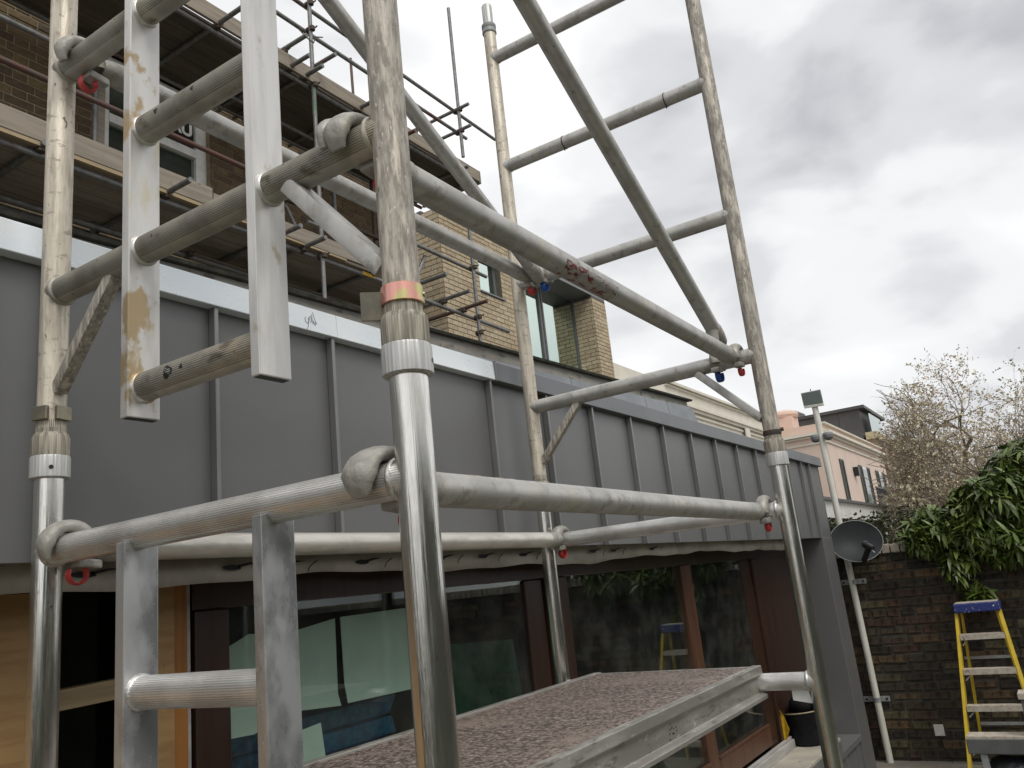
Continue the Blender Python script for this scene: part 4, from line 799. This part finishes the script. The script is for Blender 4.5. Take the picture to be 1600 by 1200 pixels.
# ------------------------------------------------------------------ floodlight pole and satellite dish
fp = thing('floodlight_pole', 'white painted steel pole with floodlight, rust streaks and wall brackets', 'pole', (6.97, .935, 0))
PXc, PYc = 6.95, .935
MB().tube((PXc, PYc-.01, .0), (PXc, PYc+.03, 3.03), .027, 18).build('pole', 'polepaint', fp, smooth=40)
for z in (1.455, .49):
    b = MB().box((6.985, PYc-.10, z-.022), (6.992, PYc+.11, z+.022)).build('bracket', 'lampgrey', fp, bevel=.002, segs=1)
    for s in (-.075, .085): MB().lathe((6.9845, PYc+s, z), (-1, 0, 0), [(0, .010), (.005, .008)], 8).build('bolt', 'black', b)
    MB().lathe((PXc, PYc-.005, z-.018), (0, 0, 1), [(0, .0285), (.036, .0285)], 16).build('clamp', 'lampgrey', fp)
hd = V(-.97, -.05, -.20).normalized(); sdv = hd.cross(V(0, 0, 1)).normalized(); uv = sdv.cross(hd).normalized(); hc = V(6.92, .965, 3.105)
def flat(c, w, h, d0, d1, k=1): return [c+sdv*(sx*w*(k if q else 1))+uv*(sz*h*(k if q else 1))+hd*(d1 if q else d0) for q in (0, 1) for sx, sz in ((-1, -1), (1, -1), (1, 1), (-1, 1))]
lh = MB().hexa(flat(hc, .068, .050, -.05, .02, 1.3)).build('lamp_housing', 'lampgrey', fp, bevel=.004, segs=1)
MB().hexa(flat(hc, .078, .055, .0205, .024)).build('lamp_glass', 'lampglass', lh)
MB().beam(hc-uv*.075-sdv*.085, hc-uv*.068+sdv*.085, hd*.025, uv*.012).build('lamp_bracket', 'polepaint', fp, bevel=.003, segs=1)
MB().tube(hc+uv*.06, hc+uv*.085, .004, 6).build('lamp_screw', 'black', fp)
for dy, dx in ((.055, -.01), (-.06, -.02)):
    c = V(PXc+dx, PYc+.02+dy, 2.735); o = MB().sphere(c, .042, 16, 8, .85).build('motion_sensor', 'sensor', fp, smooth=60)
    MB().lathe(c+V(0, 0, .012), (0, 0, 1), [(0, .044), (.022, .044), (.026, .03)], 18).build('sensor_body', 'lampgrey', o, smooth=40)
sdh = thing('satellite_dish', 'charcoal satellite dish on the white pole above the brick wall', 'satellite dish', (6.88, .86, 1.6))
dc = V(6.80, .815, 1.795); dn = V(-.90, -.30, .33).normalized(); du = dn.cross(V(0, 0, 1)).normalized(); dv = du.cross(dn).normalized()
m = MB(); nr, ns = 10, 48; R = []
for back in (0, 1):
    for i in range(nr+1):
        q = i/nr; dep = .055*(1-q*q); rr = q*(1 if not back else 1)
        R.append([dc+du*(.212*max(rr, .01)*cos(2*pi*j/ns))+dv*(.183*max(rr, .01)*sin(2*pi*j/ns))-dn*(dep+(.004 if back else 0)) for j in range(ns)])
R = R[nr+1:]+R[:nr+1][::-1]
m.ring(R); m.build('reflector', 'dish', sdh, smooth=50)
MB().wire([dc+du*(.213*cos(2*pi*j/48))+dv*(.184*sin(2*pi*j/48)) for j in range(49)], .0035, 6).build('rim', 'lampgrey', sdh, smooth=60)
MB().box((6.86, .88, 1.72), (6.925, .96, 1.84)).build('mount', 'lampgrey', sdh)
ar = dc-dv*.18-du*.0; tip = dc+dn*.15-dv*.12-du*.065
MB().beam(ar-dn*.02-du*.02, tip, du*.018, dv*.014).build('arm', 'black', sdh)
ln = MB().lathe(tip+dv*.012, (dc-tip).normalized(), [(-.07, .016), (-.03, .024), (.015, .026), (.02, .034), (.05, .034), (.053, .026)], 16).build('receiver', 'black', sdh, smooth=40)
MB().lathe(tip+dv*.012+(dc-tip).normalized()*.0535, (dc-tip).normalized(), [(0, .028), (.003, .026)], 14).build('receiver_cap', 'lampgrey', ln)
MB().wire([tip-dn*.0+dv*0, tip-dv*.03-du*.02, tip-dv*.05-du*.035], .004, 6).build('cable', 'whitepaint', sdh)
wk = MB().box((7.0, .478, .195), (7.005, .552, .283)).build('junction_box', 'whitepaint', at=(7.0, .515, .195), bevel=.003, segs=1, **lab('small white junction box low on the brick wall', 'junction box'))
MB().wire([(7.0, .515, .195), (6.995, .513, .13), (6.998, .50, .08), (6.99, .47, .03), (6.96, .46, .008)], .004, 6).build('cable', 'black', wk)

# ------------------------------------------------------------------ stepladder
ld = thing('stepladder', 'yellow fibreglass stepladder with blue top in front of the brick wall', 'stepladder', (6.55, .02, 0))
XT, XB, ZT_ = 6.66, 6.36, 1.225
def rail(s): return V(XT, .010+s*.138, 1.18), V(XB, .015+s*.255, 0)
for s in (1, -1):
    p0, p1 = rail(s); d = (p1-p0).normalized(); sv_ = V(0, 1, 0); fv = d.cross(sv_).normalized()
    c = MB().beam(p0, p1, sv_*.0025, fv*.038); c.beam(p0+sv_*s*.008-fv*.0365, p1+sv_*s*.008-fv*.0365, sv_*.011, fv*.002); c.beam(p0+sv_*s*.008+fv*.0365, p1+sv_*s*.008+fv*.0365, sv_*.011, fv*.002)
    c.build('rail', 'yellow', ld); q0 = V(XT+.07, .01+s*.12, 1.18); q1 = V(6.93, .015+s*.215, 0)
    MB().beam(q0, q1, V(0, .010, 0), V(.013, 0, 0)).build('rear_leg', 'yellow', ld, bevel=.002, segs=1)
MB().box((XT-.075, .010-.158, 1.165), (XT+.12, .010+.158, 1.232)).build('top_cap', 'bluecap', ld, bevel=.008, segs=2)
MB().box((XT-.065, .010-.148, 1.2325), (XT+.11, .010+.148, 1.236)).build('top_tray', 'steptread', ld)
for z in (1.00, .755, .505, .255):
    t = 1-z/1.18; x = XT+(XB-XT)*t; hw = .134+.115*t
    o = MB().box((x-.045, .012-hw, z), (x+.045, .012+hw, z+.006)); o.box((x-.045, .012-hw, z-.034), (x-.041, .012+hw, z-.0005)); o.box((x+.041, .012-hw, z-.034), (x+.045, .012+hw, z-.0005))
    tr = o.build('step', 'steptread', ld)
    for s in (1, -1): MB().beam((x-.03, .012+s*(hw-.004), z-.075), (x-.03, .012+s*(hw-.05), z-.03), (.006, 0, 0), (0, .003, .003)).build('stay', 'lampgrey', tr)
for z in (.80, .30):
    x = XT+.07+(6.93-XT-.07)*(1-z/1.18); MB().box((x-.012, -.17, z), (x+.012, .19, z+.02)).build('rear_bar', 'lampgrey', ld)
# hop-up in front of it and a black sheet
hu = thing('hop_up_platform', 'grey steel hop-up platform at the foot of the stepladder', 'platform', (5.75, -.3, 0))
MB().box((5.50, -.75, .375), (5.66, .145, .465)).build('frame', 'greymetal', hu, bevel=.004, segs=1); MB().box((5.508, -.745, .4655), (5.655, .14, .480)).build('board', 'steptread', hu)
for x, y in ((5.53, .06), (5.63, .06), (5.53, -.7), (5.63, -.7)): MB().box((x-.02, y-.02, 0), (x+.02, y+.02, .374)).build('leg', 'lampgrey', hu)
cr_ = thing('tool_box', 'grey steel box with timber rim at the right edge beside the stepladder', 'box', (5.4, -.5, .48))
MB().box((5.51, -.70, .4805), (5.65, -.215, .70)).build('body', 'greymetal', cr_); MB().box((5.50, -.71, .7005), (5.66, -.205, .735)).build('rim', 'steptread', cr_)
bg = MB(); rb = random.Random(4)
for i in range(13):
    row = []
    for j in range(28):
        a = 2*pi*j/28; q = i/12; r_ = .21*(sin(pi*(.12+.8*q))**.6)*(1+.16*mnoise.noise(V(cos(a)*2.5, sin(a)*2.5, q*4)))
        row.append(V(5.66+r_*cos(a), -.10+r_*1.1*sin(a), .003+.34*q+.03*mnoise.noise(V(cos(a)*4, sin(a)*4, q*6+9))))
    bg.v and None; bg.__dict__.setdefault('R', []).append(row)
bg.ring(bg.R); bg.build('plastic_bag', 'bagblack', at=(5.66, -.1, 0), smooth=80, **lab('crumpled black plastic bag under the hop-up platform', 'bag'))
# bucket with tools on the sill
bk = thing('tool_bucket', 'black rubber tool bucket standing on the cream sill', 'bucket', (5.42, 1.12, .45))
MB().lathe((5.42, 1.12, .451), (0, 0, 1), [(0, .115), (.01, .125), (.20, .135), (.21, .140), (.225, .138), (.22, .128), (.03, .115)], 28).build('bucket', 'bucket', bk, smooth=40)
MB().wire([V(5.42+.139*cos(t), 1.12+.139*sin(t), .668-.012*sin(t)) for t in [2*pi*k/24 for k in range(25)]], .004, 6).build('rim', 'limestone', bk, smooth=60)
MB().box((5.36, 1.00, .60), (5.385, 1.03, .80)).build('handle', 'limestone', bk); MB().sphere((5.44, 1.12, .70), .10, 14, 8, .8).build('cloth', 'bucket', bk, smooth=70)
MB().prism([(5.20, 1.21, .50), (5.19, 1.17, .58), (5.21, 1.20, .66), (5.18, 1.23, .74), (5.20, 1.27, .80), (5.21, 1.30, .74), (5.20, 1.27, .66), (5.21, 1.27, .60)], (.02, .005, 0)).build('hand_tool', 'yellowtool', at=(5.2, 1.24, .47), **lab('yellow plastic hand tool leaning beside the black bucket', 'tool'))

# ------------------------------------------------------------------ planting
def limb(m, p, d, r, n, rg, wob, step, taper=.93, droop=0):
    pts = [p]; rr = [r]
    for i in range(n):
        d = (d+V(rg.gauss(0, wob), rg.gauss(0, wob), rg.gauss(0, wob)-droop)).normalized(); p = p+d*step; r *= taper; pts.append(p); rr.append(r)
    m.wire(pts, rr, 7 if r > .02 else 5 if r > .006 else 3); return pts, rr, d
def magnolia():
    rg = random.Random(21); t = thing('magnolia_tree', 'bare branching magnolia tree with pale buds beyond the garden wall', 'tree', (13.2, -.25, 0))
    tr = MB(); tw_ = MB(); bu = MB(); pe = MB()
    def bud(p, s, mm):
        for _ in range(2):
            a = V(rg.gauss(0, 1), rg.gauss(0, 1), rg.gauss(.3, 1)).normalized(); b = a.cross(V(rg.random(), rg.random(), rg.random())).normalized()
            mm.add([p, p+a*s*.5+b*s*.35, p+a*s, p+a*s*.5-b*s*.35], [(0, 1, 2, 3)])
    def grow(p, d, r, lev):
        if p.y > 1.16-.12*max(0, p.z-3.0) and p.z > 2.45: return
        if ((p.y+.5)/1.9)**2+((p.z-2.4)/2.3)**2+((p.x-13.2)/2.2)**2 > 1.05: return
        if lev == 0:
            pts, rr, dd = limb(tw_, p, d, r, 5, rg, .26, .055, .86)
            for q in pts[2:]:
                if rg.random() < .85: bud(q, rg.uniform(.018, .042), bu)
            if rg.random() < (.75 if p.y > .6 and p.z < 2.5 else .05): bud(pts[-1], rg.uniform(.035, .07), pe); bud(pts[-2], rg.uniform(.03, .06), pe)
            return
        n = {5: 3, 4: 4, 3: 4, 2: 5, 1: 5}[lev]; step = {5: .22, 4: .26, 3: .20, 2: .13, 1: .085}[lev]
        pts, rr, dd = limb(tr if lev > 2 else tw_, p, d, r, n, rg, .14+.03*(5-lev), step, .90)
        nb = {5: 4, 4: 4, 3: 5, 2: 5, 1: 5}[lev]
        for k in range(nb):
            i = n if k == 0 else rg.randint(max(1, n//2), n); q = pts[i]
            out = V(q.x-13.2, q.y+.25, 0); out = out.normalized() if out.length > .05 else V(rg.gauss(0, 1), rg.gauss(0, 1), 0).normalized()
            nd = (dd*.75+out*rg.uniform(.1, .7)+V(rg.gauss(0, .55), rg.gauss(0, .6), rg.gauss(.12, .38))).normalized()
            if lev >= 4: nd = (V(nd.x, nd.y, max(nd.z, .15))).normalized()
            grow(q, nd, rr[i]*rg.uniform(.55, .74), lev-1)
    base = V(13.2, -.25, 0); pts, rr, d = limb(tr, base, V(.02, .03, 1), .16, 8, rg, .05, .24, .96)
    for k in range(8):
        a = 2*pi*k/8+rg.uniform(-.3, .3); i = rg.choice((6, 7, 8)); grow(pts[i], V(cos(a)*.8, sin(a)*.95, rg.uniform(.25, .9)).normalized(), .075, 5 if k < 7 else 4)
    # low blossoming shoots towards the pink house
    for k in range(26):
        q = V(rg.uniform(12.6, 14.0), rg.uniform(.45, 1.70), 0); q.z = rg.uniform(1.55, 2.25-.25*max(0, q.y-.9)); grow(q, V(rg.gauss(0, .5), rg.gauss(.2, .5), 1).normalized(), .010, 1)
    tr.build('trunk', 'bark', t, smooth=70); cn = tw_.build('crown', 'bark', t); bu.build('buds', 'bud', cn, kind='stuff'); pe.build('blossom', 'petal', cn, kind='stuff')
magnolia()
def leaf(m, p, d, L, W, side, curl=.35):
    d = d.normalized(); s = d.cross(side).normalized(); s = s if s.length > .1 else V(1, 0, 0); nrm = s.cross(d).normalized(); vs = []; fs = []
    prof = ((0, .06, 0), (.22, .75, .04), (.5, 1, .02), (.78, .62, -.06), (1, .02, -.2))
    for q, w_, c in prof:
        mid = p+d*L*q+nrm*(c*curl*L); vs += [mid-s*W*w_*.5+nrm*W*.12*w_, mid-nrm*0, mid+s*W*w_*.5+nrm*W*.12*w_]
    for i in range(4): k = 3*i; fs += [(k, k+1, k+4, k+3), (k+1, k+2, k+5, k+4)]
    m.add(vs, fs)
def evergreen():
    rg = random.Random(8); t = thing('evergreen_tree', 'glossy dark evergreen tree hanging over the garden wall', 'tree', (7.9, -.75, 0))
    tr = MB(); lv = MB(); limb(tr, V(7.9, -.75, 0), V(-.02, .02, 1), .07, 9, rg, .05, .2, .97)
    def lobe(c, rad, nsh):
        for i in range(nsh):
            a = V(rg.gauss(0, 1), rg.gauss(0, 1), rg.gauss(.15, 1)).normalized(); rr = rg.uniform(.55, 1.0)**.6
            q = c+V(a.x*rad.x, a.y*rad.y, a.z*rad.z)*rr
            q += V(mnoise.noise(q*3), mnoise.noise(q*3+V(9, 0, 0)), mnoise.noise(q*3+V(0, 9, 0)))*.10
            if q.z < 1.78 and q.x > 6.98 and q.x < 7.26: continue
            if q.x < 6.99 and q.z < 1.1: continue
            out = (a*.7+V(-.35, .1, .25)).normalized()
            tw = [q-out*.18, q-out*.08+V(0, 0, .01), q]; tr.wire(tw, [.005, .004, .003], 4)
            n = rg.randint(9, 14)
            for k in range(n):
                an = 2.4*k+rg.uniform(-.3, .3); sd_ = out.cross(V(0, 0, 1)); sd_ = sd_.normalized() if sd_.length > .1 else V(1, 0, 0); up_ = sd_.cross(out)
                dd = (out*rg.uniform(.05, .55)+(sd_*cos(an)+up_*sin(an))*.9+V(0, 0, -rg.uniform(.25, .95))).normalized()
                leaf(lv, q-out*rg.uniform(0, .07), dd, rg.uniform(.095, .165), rg.uniform(.023, .038), V(rg.gauss(0, .3), rg.gauss(0, .3), 1), rg.uniform(.2, .8))
    for c, r, n in ((V(7.35, -.70, 2.12), V(.45, .62, .40), 240), (V(7.05, -.30, 1.93), V(.30, .42, .28), 190), (V(7.0, .06, 1.80), V(.24, .28, .22), 110), (V(7.1, .27, 1.84), V(.2, .14, .16), 45), (V(7.3, -1.5, 2.2), V(.6, .7, .55), 190),
                    (V(6.97, .30, 1.76), V(.2, .15, .17), 60), (V(6.87, -.33, 1.66), V(.15, .30, .16), 60), (V(6.86, -.75, 1.74), V(.2, .3, .22), 70), (V(7.6, -.2, 1.95), V(.35, .35, .25), 80), (V(6.88, .10, 1.52), V(.10, .10, .12), 22), (V(6.9, .03, 1.35), V(.07, .08, .08), 9)):
        lobe(c, r, n)
    tr.build('trunk', 'bark', t, smooth=70); lv.build('crown', 'leaf', t, smooth=80)
evergreen()
def leafmass(name, label, cat, at, boxes, n, L, m, seed, core='bark'):
    rg = random.Random(seed); t = thing(name, label, cat, at); lv = MB(); st_ = MB()
    for (a, b) in boxes:
        a, b = V(*a), V(*b)
        for i in range(n):
            u = [rg.random() for _ in range(3)]; k = rg.randint(0, 2)
            if rg.random() < .75: u[k] = rg.choice((0, 1))*(.9)+rg.uniform(0, .1)
            q = V(a.x+(b.x-a.x)*u[0], a.y+(b.y-a.y)*u[1], a.z+(b.z-a.z)*u[2]); q += V(mnoise.noise(q*1.7), mnoise.noise(q*1.7+V(5, 0, 0)), mnoise.noise(q*1.7+V(0, 5, 0)))*min(.35, (b-a).length*.12)
            for _ in range(3):
                d = V(rg.gauss(0, 1), rg.gauss(0, 1), rg.gauss(0, .8)).normalized(); s = d.cross(V(rg.random(), rg.random(), rg.random()+.1)).normalized(); l = L*rg.uniform(.6, 1.3); q2 = q+V(rg.gauss(0, L), rg.gauss(0, L), rg.gauss(0, L))
                lv.add([q2, q2+d*l*.5+s*l*.32, q2+d*l, q2+d*l*.5-s*l*.32], [(0, 1, 2, 3)])
        for i in range(int(6+(b-a).length*2)):
            x, y = rg.uniform(a.x, b.x), rg.uniform(a.y, b.y); limb(st_, V(x, y, max(0, a.z-.1)), V(0, 0, 1), .015, 6, rg, .1, (b.z-a.z)/6.5, .9)
    if name == 'hedge':
        for (a, b) in boxes:
            a, b = V(*a), V(*b); R_ = []
            k_ = 0 if (b.x-a.x) > (b.y-a.y) else 1; n_ = 60
            for i in range(n_+1):
                q = i/n_; row = []
                for j in range(16):
                    an = 2*pi*j/16; cy, cz = .5+.5*max(-1, min(1, 1.3*cos(an)))*.8, .5+.5*max(-1, min(1, 1.3*sin(an)))*.93
                    p_ = V(a.x+(b.x-a.x)*q, a.y+(b.y-a.y)*cy, a.z+(b.z-a.z)*cz) if k_ == 0 else V(a.x+(b.x-a.x)*cy, a.y+(b.y-a.y)*q, a.z+(b.z-a.z)*cz)
                    row.append(p_+V(mnoise.noise(p_*1.1), mnoise.noise(p_*1.1+V(3, 0, 0)), mnoise.noise(p_*1.1+V(0, 3, 0)))*.3)
                R_.append(row)
            MB().ring(R_).build('dark_core', 'hedgecore', t, smooth=80)  # solid mass added inside so the unseen greenery reflects dark
    st_.build('stems', core, t); lv.build('foliage', m, t, kind='stuff'); return t
leafmass('ivy', 'small-leaved ivy mat on top of the wall beside the dish', 'ivy', (7.2, .6, 1.74), [((7.08, .32, 1.74), (7.5, 1.15, 1.97))], 1100, .035, 'leafold', 31)
leafmass('hedge', 'unseen garden hedge added around the yard to darken metal and glass reflections', 'hedge', (0, -6, 0), [((-7.5, -6.6, .05), (6.8, -5.4, 3.1)), ((-7.6, -5.4, .05), (-6.4, 4.5, 1.7))], 9000, .10, 'hedge', 33)  # added out of view to give polished legs and panes dark reflections
sc.render.resolution_x, sc.render.resolution_y = 1024, 768
